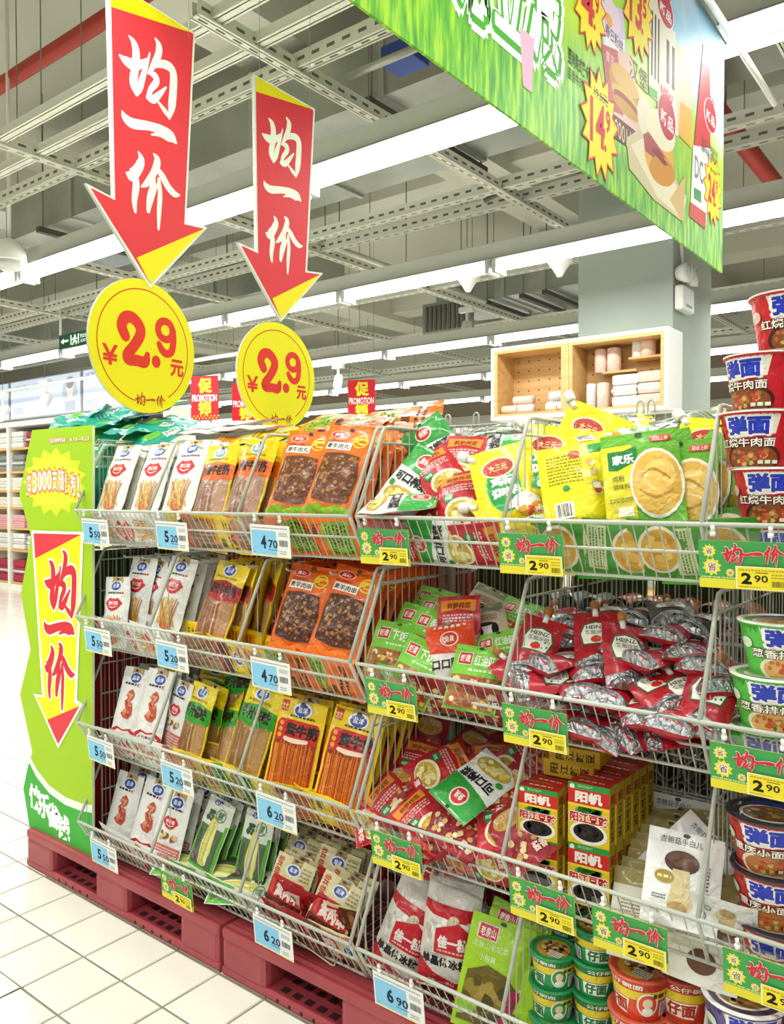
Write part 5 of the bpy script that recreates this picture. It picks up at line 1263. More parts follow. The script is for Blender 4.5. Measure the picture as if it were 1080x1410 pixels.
PK['rouchuan'] = pouch('skewer_snack_packet', 0.15, 0.215, 0.02, 'e6dca8', d_rouchuan, 12, A=0.0035)
PK['redhang'] = pouch('red_snack_packet', 0.14, 0.22, 0.02, 'b02028', d_redhang, 13)
PK['zcgreen'] = pouch('pickle_pouch', 0.14, 0.2, 0.026, 'e9ece6', d_zcgreen, 14, A=0.004)
PK['zcred'] = pouch('pickle_pouch', 0.12, 0.185, 0.022, 'be1e2c', d_zcred, 15, A=0.004)
PK['zcbrown'] = pouch('pickle_pouch', 0.115, 0.17, 0.02, '9a1a24', d_zcbrown, 16, A=0.004)
PK['xfc'] = pouch('side_dish_packet', 0.135, 0.17, 0.018, '78c63a', d_xfc('下饭菜'), 17)
PK['xfc2'] = pouch('side_dish_packet', 0.135, 0.17, 0.018, '7cc83c', d_xfc('红油豇豆'), 18)
PK['xfc3'] = pouch('side_dish_packet', 0.135, 0.17, 0.018, '70c234', d_xfc('香辣竹笋'), 19)
PK['orangekou'] = pouch('pickle_pouch', 0.13, 0.15, 0.03, 'e8e4de', d_orangekou, 20, A=0.005)
PK['panda'] = pouch('panda_packet', 0.12, 0.18, 0.018, 'd9c4a8', d_panda, 21)
PK['spouty'] = pouch('seasoning_pouch', 0.165, 0.215, 0.05, 'f2df12', d_spouty, 22, 'doy', A=0.004, hole=False, extra=spout)
PK['yback'] = pouch('seasoning_pouch', 0.165, 0.21, 0.035, 'f2df12', d_yback, 23, 'doy', A=0.004, hole=False)
PK['jiale'] = pouch('seasoning_packet', 0.165, 0.215, 0.022, '66ae2c', d_jiale, 24, A=0.0025)
PK['chickback'] = pouch('seasoning_packet', 0.165, 0.215, 0.022, '4a9a34', d_chickback, 25)
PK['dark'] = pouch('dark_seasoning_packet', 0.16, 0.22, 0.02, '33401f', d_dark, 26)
PK['sauce'] = pouch('sauce_pouch', 0.105, 0.165, 0.045, 'ab1a28', d_sauce, 27, 'doy', A=0.003, hole=False, extra=saucecap)
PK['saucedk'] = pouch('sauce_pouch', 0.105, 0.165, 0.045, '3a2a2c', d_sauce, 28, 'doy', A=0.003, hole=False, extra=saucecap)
PK['mush'] = pouch('mushroom_packet', 0.15, 0.185, 0.014, 'eeeeea', d_mush, 29, A=0.0018)
PK['mushk'] = pouch('mushroom_packet', 0.15, 0.185, 0.012, 'efece0', d_mushback, 30, A=0.0018)
PK['sugar'] = pouch('sugar_bag', 0.15, 0.27, 0.07, 'e2ded4', d_sugar, 31, A=0.005, hole=False)
PK['greenbag'] = pouch('green_pickle_bag', 0.165, 0.265, 0.04, 'a3d028', d_greenbag, 32, A=0.004)
PK['teal'] = pouch('teal_bag', 0.2, 0.27, 0.03, '1a9a86', d_teal, 33, A=0.011, hole=False)
PK['silver'] = pouch('silver_packet', 0.16, 0.25, 0.02, 'e2e0da', d_silver, 34, A=0.006)
PK['yflat'] = pouch('bean_stick_bag', 0.13, 0.27, 0.02, 'f2d41c', d_plainback('e8961e', '8a5a10'), 35, A=0.006)
PK['oflat'] = pouch('orange_snack_bag', 0.17, 0.285, 0.03, 'ee7420', d_plainback('86b92c', '5a2e18'), 36, A=0.007)
# knotted clear top for the sugar bag
def sugar_top(pr):
    m = MB(); C_ = clearfilm('clear_bag', 'f6f6f2', 0.28)
    pts = []
    for j in range(6):
        z = 0.13+0.016*j; r = 0.055*(1-j/5)**0.8+0.016+0.03*max(0, j-3)/2
        for k in range(14):
            a = 2*math.pi*k/14; rr = r*(1+0.25*math.sin(3*a+j)); pts.append((rr*math.cos(a), rr*0.5*math.sin(a), z))
    fs = [(j*14+k, j*14+(k+1) % 14, (j+1)*14+(k+1) % 14, (j+1)*14+k) for j in range(5) for k in range(14)]
    m.add(pts, fs, C_, True); pr.kids.append(('clear_neck', m.mesh('clear_neck'), None))
    P = Print(0.06, 0.05, film); P.poly([(0.05, 0), (0.95, 0.1), (1, 1), (0, 0.9)], 'c41e2e'); P.text(0.15, 0.25, 0.88, 0.75, '佳一粒', 'f6eeea', 0.04)
    pr.kids.append(('red_header_label', P.build('red_header_label', lambda u, v, e: (u-0.03, -0.035-e, v+0.15), 0), None))
sugar_top(PK['sugar'])

# ---- bowls, cups, cartons, cans
def bowl(name, r0, r1, h, base, design, lid_design, lidc, cat='instant noodles', rim='ece8dc'):
    n = 36; RIM = plain('rim_'+rim, rim, 0.35); m = MB()
    m.lathe([(r0*0.92, 0), (r0, 0.004), (r0+(r1-r0)*0.5, h*0.5), (r1, h-0.006), (r1+0.004, h-0.005), (r1+0.005, h-0.002), (r1+0.003, h)], film(base), n, capt=False)
    root = m.mesh(name); m = MB()
    m.lathe([(r1+0.0045, h-0.002), (r1+0.0045, h+0.001), (r1*0.94, h+0.002), (r1*0.9, h-0.001)], RIM, n, capb=False); kids = [('lid', None, None)]
    lid = m.mesh('lid'); kids = [('lid', lid, None)]
    W = math.pi*(r0+r1); P = Print(W, h, film); design(P)
    def S(u, v, e):
        t = v/h; r = r0+(r1-r0)*t+e; a = -math.pi/2 + (u-W/2)/(W/(2*math.pi)); return (r*math.cos(a), r*math.sin(a), v)
    kids.append(('printed_wrap', P.build('printed_wrap', S, 0.009, 0.0008, 0.00012), None))
    P = Print(2*r1, 2*r1, film); P.ell(0.5, 0.5, 0.47, 0.47, lidc, 30); lid_design(P)
    kids.append(('lid_print', P.build('lid_print', lambda u, v, e: (u-r1, v-r1, h-0.0012+e), 0.02, 0.0006, 0.0001), None))
    return Proto(name, root, kids, cat)
def d_bowl(c1, c2, txt):
    def d(P):
        P.rect(0, 0.0, 1, 0.97, c1)
        for c in (0.245, -0.255):
            P.poly([(c+0.13, 0.97), (c+0.4, 0.97), (c+0.38, 0.6), (c+0.16, 0.52)], 'e9e4d4')
            P.text(c+0.15, 0.58, c+0.36, 0.93, '弹面', 'f4f2ea', 0.1); P.text(c+0.16, 0.6, c+0.35, 0.91, '弹面', '2438b8', 0.055)
            P.ell(c+0.27, 0.18, 0.15, 0.28, 'e8dcc0' if c1 != 'c8202c' else '4a2018'); P.ell(c+0.27, 0.17, 0.13, 0.24, c2); P.blobs(c+0.15, 0.02, c+0.39, 0.36, 22, ['7a3a1c', 'b87038', 'd8a860', '4a7a2c', 'c84a2c'], 0.018, 5)
            P.text(c+0.09, 0.37, c+0.38, 0.54, txt, '3a1a10', 0.08); P.text(c+0.09, 0.375, c+0.38, 0.535, txt, 'f6f0e4', 0.025)
            P.lines(c+0.3, 0.06, c+0.4, 0.14, 1, 'f4ecd8', 0.8); P.ell(c+0.06, 0.62, 0.035, 0.1, 'e0c8c0' if c1 == 'c8202c' else 'd8ecc8')
        P.rect(0, 0, 1, 0.03, 'b8b4a8')
    return d
def d_lid(c1, c2):
    def d(P):
        P.ell(0.5, 0.45, 0.36, 0.3, 'e6dcc8'); P.ell(0.5, 0.45, 0.32, 0.26, c2); P.blobs(0.25, 0.25, 0.75, 0.65, 24, ['7a3a1c', 'b87038', 'd8a860', '4a7a2c'], 0.05, 7); P.text(0.3, 0.72, 0.7, 0.88, '弹面', '2438b8', 0.05)
    return d
BOWL_RED = bowl('noodle_bowl', 0.054, 0.072, 0.112, 'b8242c', d_bowl('c8202c', '8a4a24', '红烧牛肉面'), d_lid(0, '8a4a24'), 'b8202a')
BOWL_GRN = bowl('noodle_bowl', 0.058, 0.078, 0.105, '4ab03c', d_bowl('4fb83e', 'd8a45c', '葱香排骨面'), d_lid(0, 'c89a58'), '5aa84a')
BOWL_BLK = bowl('noodle_bowl', 0.058, 0.078, 0.105, 'b82a24', d_bowl('b92a26', 'b87038', '重庆小面风'), d_lid(0, '8a4a24'), '24242c', rim='2a2a30')
BOWL_PUR = bowl('noodle_bowl', 0.058, 0.078, 0.105, '5a4a8a', d_bowl('5a4a8a', 'a8743c', '老坛酸菜面'), d_lid(0, '8a6a3c'), '4a3a58')
def d_cup(c1, c2):
    def d(P):
        P.rect(0, 0, 1, 0.97, c1); P.rect(0, 0.52, 1, 0.74, 'e8cc2a'); P.rect(0, 0.76, 1, 0.93, c2)
        for c in (0.3, -0.2):
            P.text(c+0.06, 0.78, c+0.3, 0.91, '公仔碗面', 'f4f0e0', 0.03); P.poly([(c+0.02, 0.14), (c+0.2, 0.1), (c+0.22, 0.5), (c+0.02, 0.5)], 'eef0e4'); P.text(c+0.035, 0.16, c+0.205, 0.48, '仔面', c2, 0.05)
            P.ell(c+0.33, 0.42, 0.065, 0.3, 'f0ead8'); P.ell(c+0.33, 0.42, 0.055, 0.26, c1); P.ell(c+0.33, 0.46, 0.03, 0.13, 'f0d8b0'); P.ell(c+0.33, 0.26, 0.035, 0.09, 'f4f0e4'); P.lines(c+0.36, 0.55, c+0.46, 0.7, 1, '3a3a1c', 0.7); P.rect(c+0.41, 0.1, c+0.48, 0.45, 'f4f4ec'); P.barcode(c+0.415, 0.12, c+0.475, 0.43, '2a2a2a', 9)
    return d
def d_cuplid(P): P.ell(0.5, 0.5, 0.38, 0.38, 'd8a63c'); P.blobs(0.2, 0.2, 0.8, 0.8, 34, ['e8c86a', '8a3a22', 'c8402c', 'f0e0a8', '6a4a1c'], 0.07, 3); P.rect(0.5, 0.2, 0.8, 0.42, 'f0ece0'); P.lines(0.52, 0.22, 0.78, 0.4, 3, '8a8a80', 0.5)
CUP_GRN = bowl('noodle_cup', 0.043, 0.053, 0.078, '1f8a4c', d_cup('239452', '187a40'), d_cuplid, '2aa05a', rim='2f9a58')
CUP_RED = bowl('noodle_cup', 0.05, 0.064, 0.092, 'd8452c', d_cup('dd4a2e', 'b8301c'), d_cuplid, 'd8553a', rim='e0684a')
def carton(name, w, h, d, front, side, basec, topc):
    m = MB(); m.box(-w/2, w/2, -d/2, d/2, 0, h, ink(basec), 0.0015); root = m.mesh(name)
    P = Print(w, h, ink); front(P); kids = [('front_print', P.build('front_print', lambda u, v, e: (u-w/2, -d/2-e, v), 0, 0.0003, 0.00006), None)]
    P = Print(d, h, ink); side(P); kids.append(('side_print', P.build('side_print', lambda u, v, e: (w/2+e, u-d/2, v), 0, 0.0003, 0.00006), None))
    P = Print(w, d, ink); P.rect(0, 0, 1, 1, topc); P.lines(0.2, 0.4, 0.8, 0.6, 1, 'f0d8c0', 0.8); kids.append(('top_print', P.build('top_print', lambda u, v, e: (u-w/2, v-d/2, h+e), 0, 0.0003, 0.00006), None))
    return Proto(name, root, kids, 'carton')
def d_cart(P):
    P.rect(0, 0.9, 1, 1, '2f9a44'); P.ell(0.1, 0.93, 0.06, 0.045, 'e8f4e0'); P.text(0.25, 0.93, 0.6, 0.975, '阳江特产', 'c8e8c0', 0.0); P.rect(0, 0.66, 1, 0.9, 'd42a26'); P.text(0.18, 0.69, 0.82, 0.87, '阳帆', 'f8f2e8', 0.05); P.rect(0, 0.0, 1, 0.66, 'e6c61e')
    P.blobs(0.1, 0.48, 0.9, 0.66, 24, ['2f8a34', '5aa83c', '1f6a2c'], 0.09, 4); P.ell(0.5, 0.2, 0.45, 0.19, 'f4f0e6'); P.ell(0.5, 0.21, 0.37, 0.145, '26201e'); P.blobs(0.2, 0.1, 0.8, 0.32, 20, ['3a302c', '1c1816'], 0.06, 3); P.rect(0.0, 0.62, 1, 0.66, 'f0d83c')
    P.text(0.05, 0.36, 0.97, 0.52, '阳江豆豉', 'f8ece0', 0.12); P.text(0.05, 0.36, 0.97, 0.52, '阳江豆豉', 'c8282a', 0.04)
def d_cartside(P):
    P.rect(0, 0, 1, 1, 'c9a62c')
    for k, ch in enumerate('豆豉江阳'): P.text(0.2, 0.1+0.2*k, 0.8, 0.26+0.2*k, ch, '3a2c10', 0.02)
CART = carton('bean_carton', 0.098, 0.125, 0.04, d_cart, d_cartside, 'd9b82c', 'c42a24')
def can(name, r, L, c_end, c_body):
    m = MB(); m.lathe([(r*0.96, 0), (r, 0.004), (r, L-0.004), (r*0.96, L)], film(c_body), 24, axis='Y'); root = m.mesh(name)
    m = MB(); E_ = plain('can_end_'+c_end, c_end, 0.28, 0.7); m.lathe([(r*0.97, 0.0), (r*0.97, -0.003), (r*0.88, -0.003), (r*0.86, 0.002), (0.004, 0.001)], E_, 24, axis='Y')
    m.tube([(0, -0.001, 0.0), (0, -0.003, r*0.4), (r*0.15, -0.003, r*0.5)], 0.003, E_, 5)
    return Proto(name, root, [('can_end', m.mesh('can_end'), None)], 'can')
CAN_S = can('drink_can', 0.033, 0.115, 'c8ccca', 'b8bcb8'); CAN_O = can('drink_can', 0.036, 0.115, 'cfd0c8', 'd86a24')

# ================================================================== GOODS IN THE BASKETS
def mat_at(p, lean=0, yaw=0, roll=0):
    return Matrix.Translation(p) @ Matrix.Rotation(R(yaw), 4, 'Z') @ Matrix.Rotation(R(-lean), 4, 'X') @ Matrix.Rotation(R(roll), 4, 'Y')
def put(k, px, py, Y, label, group, lean=20, yaw=0, roll=0, sc=1.0):
    pr = PK[k] if isinstance(k, str) else k
    return spawn(pr, mat_at(at_y(px, py, Y), lean, yaw, roll) @ Matrix.Diagonal((sc, sc, sc, 1)), label, group)
def row(k, px, py, Y, label, group, lean=20, yaw=0, roll=0, n=0, step=0.032, short=None, k2=None, rise=0.0):
    """a front packet and the ones queued behind it"""
    put(k, px, py, Y, label, group, lean, yaw, roll)
    r = random.Random(int(px*7+py)); p = at_y(px, py, Y)
    for j in range(1, n+1):
        q = p + Vector((r.uniform(-0.008, 0.008), step*j, rise*j + r.uniform(-0.006, 0.006)))
        spawn(PK[k2 or k], mat_at(q, lean+r.uniform(-4, 4), yaw+r.uniform(-4, 4), roll+r.uniform(-4, 4)),
              '%s %s behind the %s' % (ORD[j-1], short or 'packet', label), group)
def trough(kinds, x0, x1, tier, n, what, where, group, layers=2, seed=1):
    """packets lying on their side in the nose of a basket, seen through the wires"""
    r = random.Random(seed); c = 0
    for ly in range(layers):
        for i in range(n):
            k = kinds[r.randrange(len(kinds))]
            x = x0+(x1-x0)*(i+0.5)/n + r.uniform(-0.02, 0.02)
            z = ZR[tier]-0.064+0.014*ly; y = FY+0.066+0.06*ly
            sc = min(1.0, 0.135/PK[k].w)
            spawn(PK[k], mat_at(Vector((x, y, z)), r.uniform(-31, -25)+20*ly, r.uniform(-4, 4), r.choice((-90, 90))+r.uniform(-8, 8)) @ Matrix.Diagonal((sc, sc, sc, 1)),
                  '%s %s, %s row behind the wires %s' % (ORD[i], what, ['front', 'rear', 'last'][ly], where), group); c += 1

X = [XL0+BWID*k/3 for k in range(4)]; XR = [XR0+BWID*k/3 for k in range(4)]
# ---------------------------------------------------------------- left stand, top tier
G = 'white lips snack pouches'
for j, (px, py) in enumerate([(163, 660), (211, 660), (256, 657)]):
    row('lips', px, py, FY+0.10, 'white lips pouch, %s from left, top tier' % ORD[j], G, 21, 2, 0, 4, 0.04, 'white lips pouch')
put('lips2', 290, 662, FY+0.17, 'white lips pouch turned aside beside the divider, top tier', G, 18, -40, 0)
trough(['lips', 'silver'], X[0]+0.12, X[1], 0, 3, 'white pouch', 'at top left', G, 2, 3)
G = 'yellow bean stick bags, top tier'
row('ybrown', 296, 668, FY+0.10, 'yellow bag with brown sticks, left one, top tier', G, 18, 0, 0, 3, 0.045, 'yellow bag')
row('ybrown', 345, 663, FY+0.10, 'yellow bag with brown sticks, middle one, top tier', G, 19, 0, 4, 4, 0.045, 'yellow bag')
put('ybrown', 378, 672, FY+0.17, 'yellow bag with brown sticks half behind divider, top tier', G, 18, -14, 2)
trough(['yflat', 'ybrown'], X[1]+0.1, X[2], 0, 3, 'yellow orange bag', 'at top middle', G, 2, 5)
G = 'orange snack bags'
row('orange', 413, 655, FY+0.11, 'orange bag with green foot, left one, top tier', G, 19, 4, 5, 4, 0.05, 'orange bag')
row('orange', 468, 652, FY+0.11, 'orange bag with green foot, right one, top tier', G, 19, 4, 7, 4, 0.05, 'orange bag')
trough(['oflat', 'orange'], X[2]+0.1, X[3]-0.08, 0, 2, 'orange bag', 'at top right of left stand', G, 2, 8)
# goods piled on top of the left stand
G = 'teal bags piled on the left stand'
for j, (px, py, Y, l, y, r) in enumerate([(200, 597, 1.86, 78, 20, 30), (160, 592, 1.90, 82, -15, -40), (230, 590, 1.96, 76, 40, 10), (175, 580, 1.98, 72, 10, 70), (205, 572, 1.94, 70, -25, -15), (150, 600, 1.86, 40, 10, 20), (215, 605, 1.84, 62, 12, -60)]):
    put('teal', px, py-5, Y+0.1, 'crumpled teal bag on the top pile, %s' % ['front with barcode', 'left flank', 'right flank', 'upper middle', 'topmost', 'slipping down at left', 'lowest at right'][j], G, l, y, r)
for j in range(5): put('teal', 145+16*j, 655, FY+0.33, 'teal bag standing behind white pouches, %s from left' % ORD[j], G, 10, -4+3*j, 0)
G = 'flat packets on top of the left stand'
for j, (px, py, Y, l, y, r) in enumerate([(285, 596, 1.96, 84, 10, 80), (318, 592, 2.0, 83, -8, 95), (300, 587, 2.04, 80, 20, 60), (350, 590, 2.02, 84, 5, 85), (335, 584, 2.08, 82, -20, 70)]):
    put('silver', px, py, Y, 'silver white packet lying flat above yellow bags, %s' % ['leftmost', 'second from left', 'upper left', 'rightmost', 'topmost'][j], G, l, y, r)
for j, (px, py, Y, l, y, r) in enumerate([(330, 605, 1.92, 70, 5, 70), (372, 602, 1.94, 72, -12, 100), (395, 600, 2.0, 66, 15, 40)]):
    put('yflat', px, py, Y, 'yellow bag lying on the top row, %s' % ['left', 'middle', 'right'][j], G, l, y, r)
for j, (px, py, Y, l, y, r) in enumerate([(440, 598, 1.93, 66, 5, 80), (480, 592, 1.96, 62, -10, 95), (512, 586, 2.0, 60, 8, 80), (550, 580, 2.05, 52, 10, 76), (470, 582, 2.04, 66, 14, 100), (545, 596, 1.98, 58, 10, 66)]):
    put('oflat', px, py, Y, 'orange bag lying on the top pile, %s' % ['leftmost', 'second from left', 'middle', 'rightmost topmost', 'rear left', 'lower right'][j], G, l, y, r)
# ---------------------------------------------------------------- left stand, second tier
G = 'white lips snack pouches'
row('lips', 190, 818, FY+0.13, 'white lips pouch, left of second tier', G, 14, 2, 1, 3, 0.045, 'white lips pouch')
put('lips2', 160, 843, FY+0.075, 'small crumpled white lips pouch leaning over the second rail', G, 8, 6, -3)
row('lips2', 212, 820, FY+0.16, 'white lips pouch in the middle gap, second tier', G, 12, -10, 3, 2, 0.045, 'white lips pouch')
row('lips', 240, 820, FY+0.12, 'white lips pouch beside the divider, second tier', G, 17, 2, 5, 3, 0.045, 'white lips pouch')
trough(['lips', 'silver'], X[0]+0.12, X[1], 1, 3, 'white pouch', 'at left, second tier', G, 2, 13)
G = 'red and yellow bean stick bags'
row('yred', 304, 833, FY+0.1, 'red yellow stick bag facing front, second tier', G, 20, 0, 7, 3, 0.05, 'red yellow bag')
row('yred', 346, 832, FY+0.14, 'red yellow stick bag edge on, second tier', G, 14, -48, 5, 2, 0.05, 'red yellow bag')
put('yred', 372, 830, FY+0.18, 'red yellow stick bag by the divider, second tier', G, 14, -38, 3)
trough(['yred', 'yflat'], X[1]+0.1, X[2], 1, 3, 'yellow red bag', 'at middle, second tier', G, 2, 15)
G = 'orange snack bags'
row('orange2', 416, 842, FY+0.11, 'dark window orange bag, left one, second tier', G, 19, 3, 5, 4, 0.05, 'orange bag')
row('orange2', 475, 848, FY+0.11, 'dark window orange bag, right one, second tier', G, 20, 3, 9, 4, 0.05, 'orange bag')
trough(['oflat', 'orange2'], X[2]+0.1, X[3]-0.06, 1, 2, 'orange bag', 'at right of left stand, second tier', G, 2, 18)
# ---------------------------------------------------------------- left stand, third tier
G = 'white wing snack pouches'
row('wing', 179, 972, FY+0.1, 'white wing pouch, left, third tier', G, 16, 4, 1, 5, 0.036, 'white wing pouch')
row('wing', 212, 976, FY+0.1, 'white wing pouch, middle, third tier', G, 16, 4, 1, 5, 0.036, 'white wing pouch')
row('wing2', 243, 985, FY+0.12, 'white lips pouch, right, third tier', G, 14, -10, 3, 5, 0.036, 'white lips pouch')
trough(['wing', 'wing2'], X[0]+0.12, X[1], 2, 3, 'white red pouch', 'at left, third tier', G, 1, 23)
G = 'green and yellow bean stick bags'
row('ygreen', 270, 1000, FY+0.1, 'green yellow stick bag at left, third tier', G, 15, -8, 3, 3, 0.05, 'green yellow bag')
row('ygreen', 350, 1005, FY+0.095, 'large green yellow stick bag in front, third tier', G, 18, 4, 8, 3, 0.05, 'green yellow bag')
put('ygreen', 312, 1010, FY+0.15, 'green yellow bag slanting between two others, third tier', G, 20, -25, -18)
put('ygreen', 330, 960, FY+0.2, 'green yellow bag peeking over the front one, third tier', G, 12, 0, -8)
put('ygreen', 292, 965, FY+0.22, 'green yellow bag at the back left, third tier', G, 10, 10, 6)
trough(['ygreen', 'yflat'], X[1]+0.1, X[2], 2, 3, 'green yellow bag', 'at middle, third tier', G, 2, 25)
G = 'red panel bean stick packets'
row('bean', 406, 1033, FY+0.1, 'orange stick packet with red panel, left, third tier', G, 16, 6, 3, 6, 0.034, 'stick packet', rise=0.004)
row('bean', 480, 1050, FY+0.1, 'orange stick packet with red panel, right, third tier', G, 18, 6, 5, 6, 0.034, 'stick packet', rise=0.004)
trough(['bean', 'yflat'], X[2]+0.1, X[3]-0.06, 2, 2, 'yellow red packet', 'at right of left stand, third tier', G, 2, 28)
# ---------------------------------------------------------------- left stand, bottom tier
G = 'white wing snack pouches'
row('wing', 170, 1117, FY+0.12, 'white wing pouch, left, bottom tier', G, 16, 6, 3, 3, 0.05, 'white wing pouch', rise=0.008)
row('wing', 207, 1127, FY+0.11, 'white wing pouch, middle, bottom tier', G, 17, 6, 5, 3, 0.05, 'white wing pouch', rise=0.008)
row('wing2', 236, 1140, FY+0.09, 'white lips pouch, right, bottom tier', G, 16, 6, 4, 2, 0.05, 'white lips pouch', rise=0.008)
trough(['wing', 'wing2'], X[0]+0.12, X[1], 3, 2, 'white red pouch', 'at left, bottom tier', G, 1, 33)
G = 'green bamboo shoot packets'
row('bamboo', 291, 1150, FY+0.11, 'green bamboo packet, left, bottom tier', G, 20, 4, 10, 4, 0.04, 'bamboo packet')
row('bamboo', 350, 1170, FY+0.14, 'green bamboo packet, right, bottom tier', G, 14, 4, 4, 3, 0.04, 'bamboo packet')
put('bamboo', 258, 1186, FY+0.10, 'green bamboo packet sagging over the rail at left', G, 62, 10, 80)
put('bamboo', 322, 1202, FY+0.12, 'green bamboo packet lying flat in front, upper one', G, 60, 10, 84)
put('bamboo', 335, 1222, FY+0.095, 'green bamboo packet lying flat in front, lower one', G, 58, 5, 76)
trough(['bamboo'], X[1]+0.06, X[2], 3, 2, 'green packet', 'at middle, bottom tier', G, 1, 35)
G = 'cream and red skewer packets'
for j, (px, py, Y, l, y, r, n) in enumerate([(394, 1232, FY+0.12, 24, 8, 8, 2), (455, 1262, FY+0.115, 26, 10, 14, 2), (405, 1196, FY+0.22, 18, 8, 8, 2), (458, 1221, FY+0.2, 18, 10, 7, 2)]):
    row('rouchuan', px, py, Y, 'cream red skewer packet, %s, bottom tier' % ['front left', 'front right', 'rear left', 'rear right'][j], G, l, y, r, n, 0.03, 'skewer packet')
for j, (px, py, r) in enumerate([(430, 1158, 12), (478, 1172, 10), (500, 1200, 6)]):
    row('redhang', px, py, FY+0.29, 'dark red packet behind skewer packets, %s' % ['left', 'middle', 'right'][j], 'dark red packets, bottom tier', 52, 6, r, 1, 0.05, 'dark red packet')
trough(['rouchuan', 'redhang'], X[2]+0.08, X[3]-0.05, 3, 2, 'cream red packet', 'at right of left stand, bottom tier', G, 2, 38)

# ---------------------------------------------------------------- right stand, top tier
G = 'pickle pouches, top tier'
put('zcgreen', 572, 662, FY+0.13, 'green white pickle pouch tipped left in the top basket', G, 30, 14, 28)
put('zcgreen', 598, 618, FY+0.27, 'green white pickle pouch with pointed corner at the back', G, 20, 10, -38)
put('zcgreen', 552, 694, FY+0.05, 'white pickle pouch lying over the top rail', G, 74, 5, 70)
put('zcred', 606, 655, FY+0.15, 'red pickle pouch slanting right over the green one', G, 34, 14, -40)
put('zcred', 634, 640, FY+0.20, 'red pickle pouch upright behind the slanting one', G, 30, 14, 4)
put('zcred', 634, 690, FY+0.11, 'red pickle pouch sunk behind the rail', G, 34, 14, -14)
put('zcgreen', 690, 610, FY+0.3, 'green silver pickle pouch lying behind the yellow pouches', G, 66, 10, 80)
put('zcgreen', 640, 612, FY+0.33, 'green silver pickle pouch lying at the back grid', G, 68, -10, 70)
put('dark', 690, 595, FY+0.36, 'dark green packet lying at the back left', G, 70, 10, 70)
put('zcbrown', 700, 625, FY+0.28, 'dark red pickle pouch behind the yellow pouch', G, 60, 0, 60)
put('zcbrown', 600, 700, FY+0.10, 'dark pickle pouch low between red ones', G, 30, 0, -60)
trough(['zcred', 'zcbrown', 'zcgreen', 'zcred'], XR[0]+0.05, XR[1]-0.06, 0, 3, 'red pickle pouch', 'at top of right stand', G, 3, 41)
G = 'yellow spout seasoning pouches'
put('spouty', 700, 668, FY+0.11, 'yellow spout pouch leaning left beside red pickles', G, 22, 20, -17)
put('spouty', 757, 640, FY+0.18, 'yellow spout pouch upright in the second place', G, 24, 20, 8)
put('spouty', 806, 618, FY+0.27, 'yellow spout pouch standing tall at the back', G, 10, 26, 24)
put('yback', 795, 668, FY+0.11, 'yellow pouch showing its back print and barcode', G, 24, 20, -10)
put('yback', 850, 612, FY+0.24, 'yellow pouch lying behind the green packets', G, 58, 16, 62)
put('spouty', 900, 606, FY+0.3, 'yellow pouch lying flat at the back right', G, 68, 10, 75)
put('spouty', 975, 632, FY+0.25, 'yellow pouch by the right divider', G, 30, 10, 10)
put('yback', 935, 622, FY+0.28, 'yellow pouch between green packets and divider', G, 55, 10, 50)
put('spouty', 715, 712, FY+0.1, 'yellow spout pouch low behind the price card', G, 28, 18, -40)
trough(['yback', 'chickback'], XR[1]-0.02, XR[1]+0.14, 0, 1, 'yellow pouch', 'below the yellow spout pouches', G, 2, 43)
G = 'green seasoning packets'
row('jiale', 885, 658, FY+0.1, 'green chicken bowl packet in front, top tier', G, 18, 16, -7, 3, 0.035, 'green packet')
put('jiale', 935, 672, FY+0.14, 'green chicken bowl packet half hidden at right', G, 16, 0, -4)
put('jiale', 972, 665, FY+0.2, 'green chicken bowl packet edge on by the divider', G, 20, -30, 24)
for j, (px, py, r) in enumerate([(785, 754, -84), (860, 756, 95), (925, 757, -86), (985, 757, 84)]):
    put('chickback', px, py, FY+0.068, 'green chicken packet behind the top wires, %s from left' % ORD[j], G, -27, 4, r, 0.84)
for j, (px, py, r) in enumerate([(860, 748, 88), (920, 748, -86), (985, 752, 88)]):
    put('chickback', px, py, FY+0.13, 'green chicken packet in the rear top trough, %s from left' % ORD[j], G, 10, 4, r)
G = 'dark seasoning packets at the back'
for j, (px, py, l, r) in enumerate([(840, 588, 66, 70), (780, 590, 62, 85), (955, 585, 64, 60), (985, 592, 55, 80)]):
    put('dark', px, py, FY+0.36, 'dark green yellow packet at the back, %s from left' % ORD[j], G, l, 8, r)
# ---------------------------------------------------------------- right stand, second tier
G = 'green side dish packets'
for j, (k, px, py, Y, l, y, r) in enumerate([('xfc', 540, 898, FY+0.09, 32, 16, 6), ('xfc', 570, 873, FY+0.17, 34, 14, 12), ('xfc3', 590, 882, FY+0.14, 32, 12, 14), ('xfc', 590, 845, FY+0.26, 40, 8, 10), ('xfc', 600, 860, FY+0.22, 36, 14, 6), ('xfc2', 655, 935, FY+0.07, 34, 16, 4), ('xfc2', 690, 905, FY+0.15, 50, 10, -20), ('xfc3', 705, 860, FY+0.28, 50, 10, 18), ('xfc2', 720, 885, FY+0.24, 48, 0, -35), ('xfc', 575, 925, FY+0.065, 26, 12, 18)]):
    put(k, px, py, Y, 'green side dish packet, %s, second tier' % ['front left corner', 'second row left', 'second row with bamboo print', 'top of the pile', 'just below the top', 'front with bean print', 'right of the panda packet', 'rear right', 'against the divider', 'low by the rail'][j], G, l, y, r)
put('zcred', 632, 868, FY+0.17, 'red pickle pouch standing among green side dish packets', G, 18, 14, -6)
put('orangekou', 622, 898, FY+0.11, 'orange white pickle pouch facing front, second tier', G, 26, 18, -12)
put('panda', 670, 872, FY+0.22, 'beige packet with a black and white panda', G, 40, 16, -18)
put('panda', 660, 845, FY+0.3, 'grey topped beige packet behind the panda packet', G, 40, 16, 22)
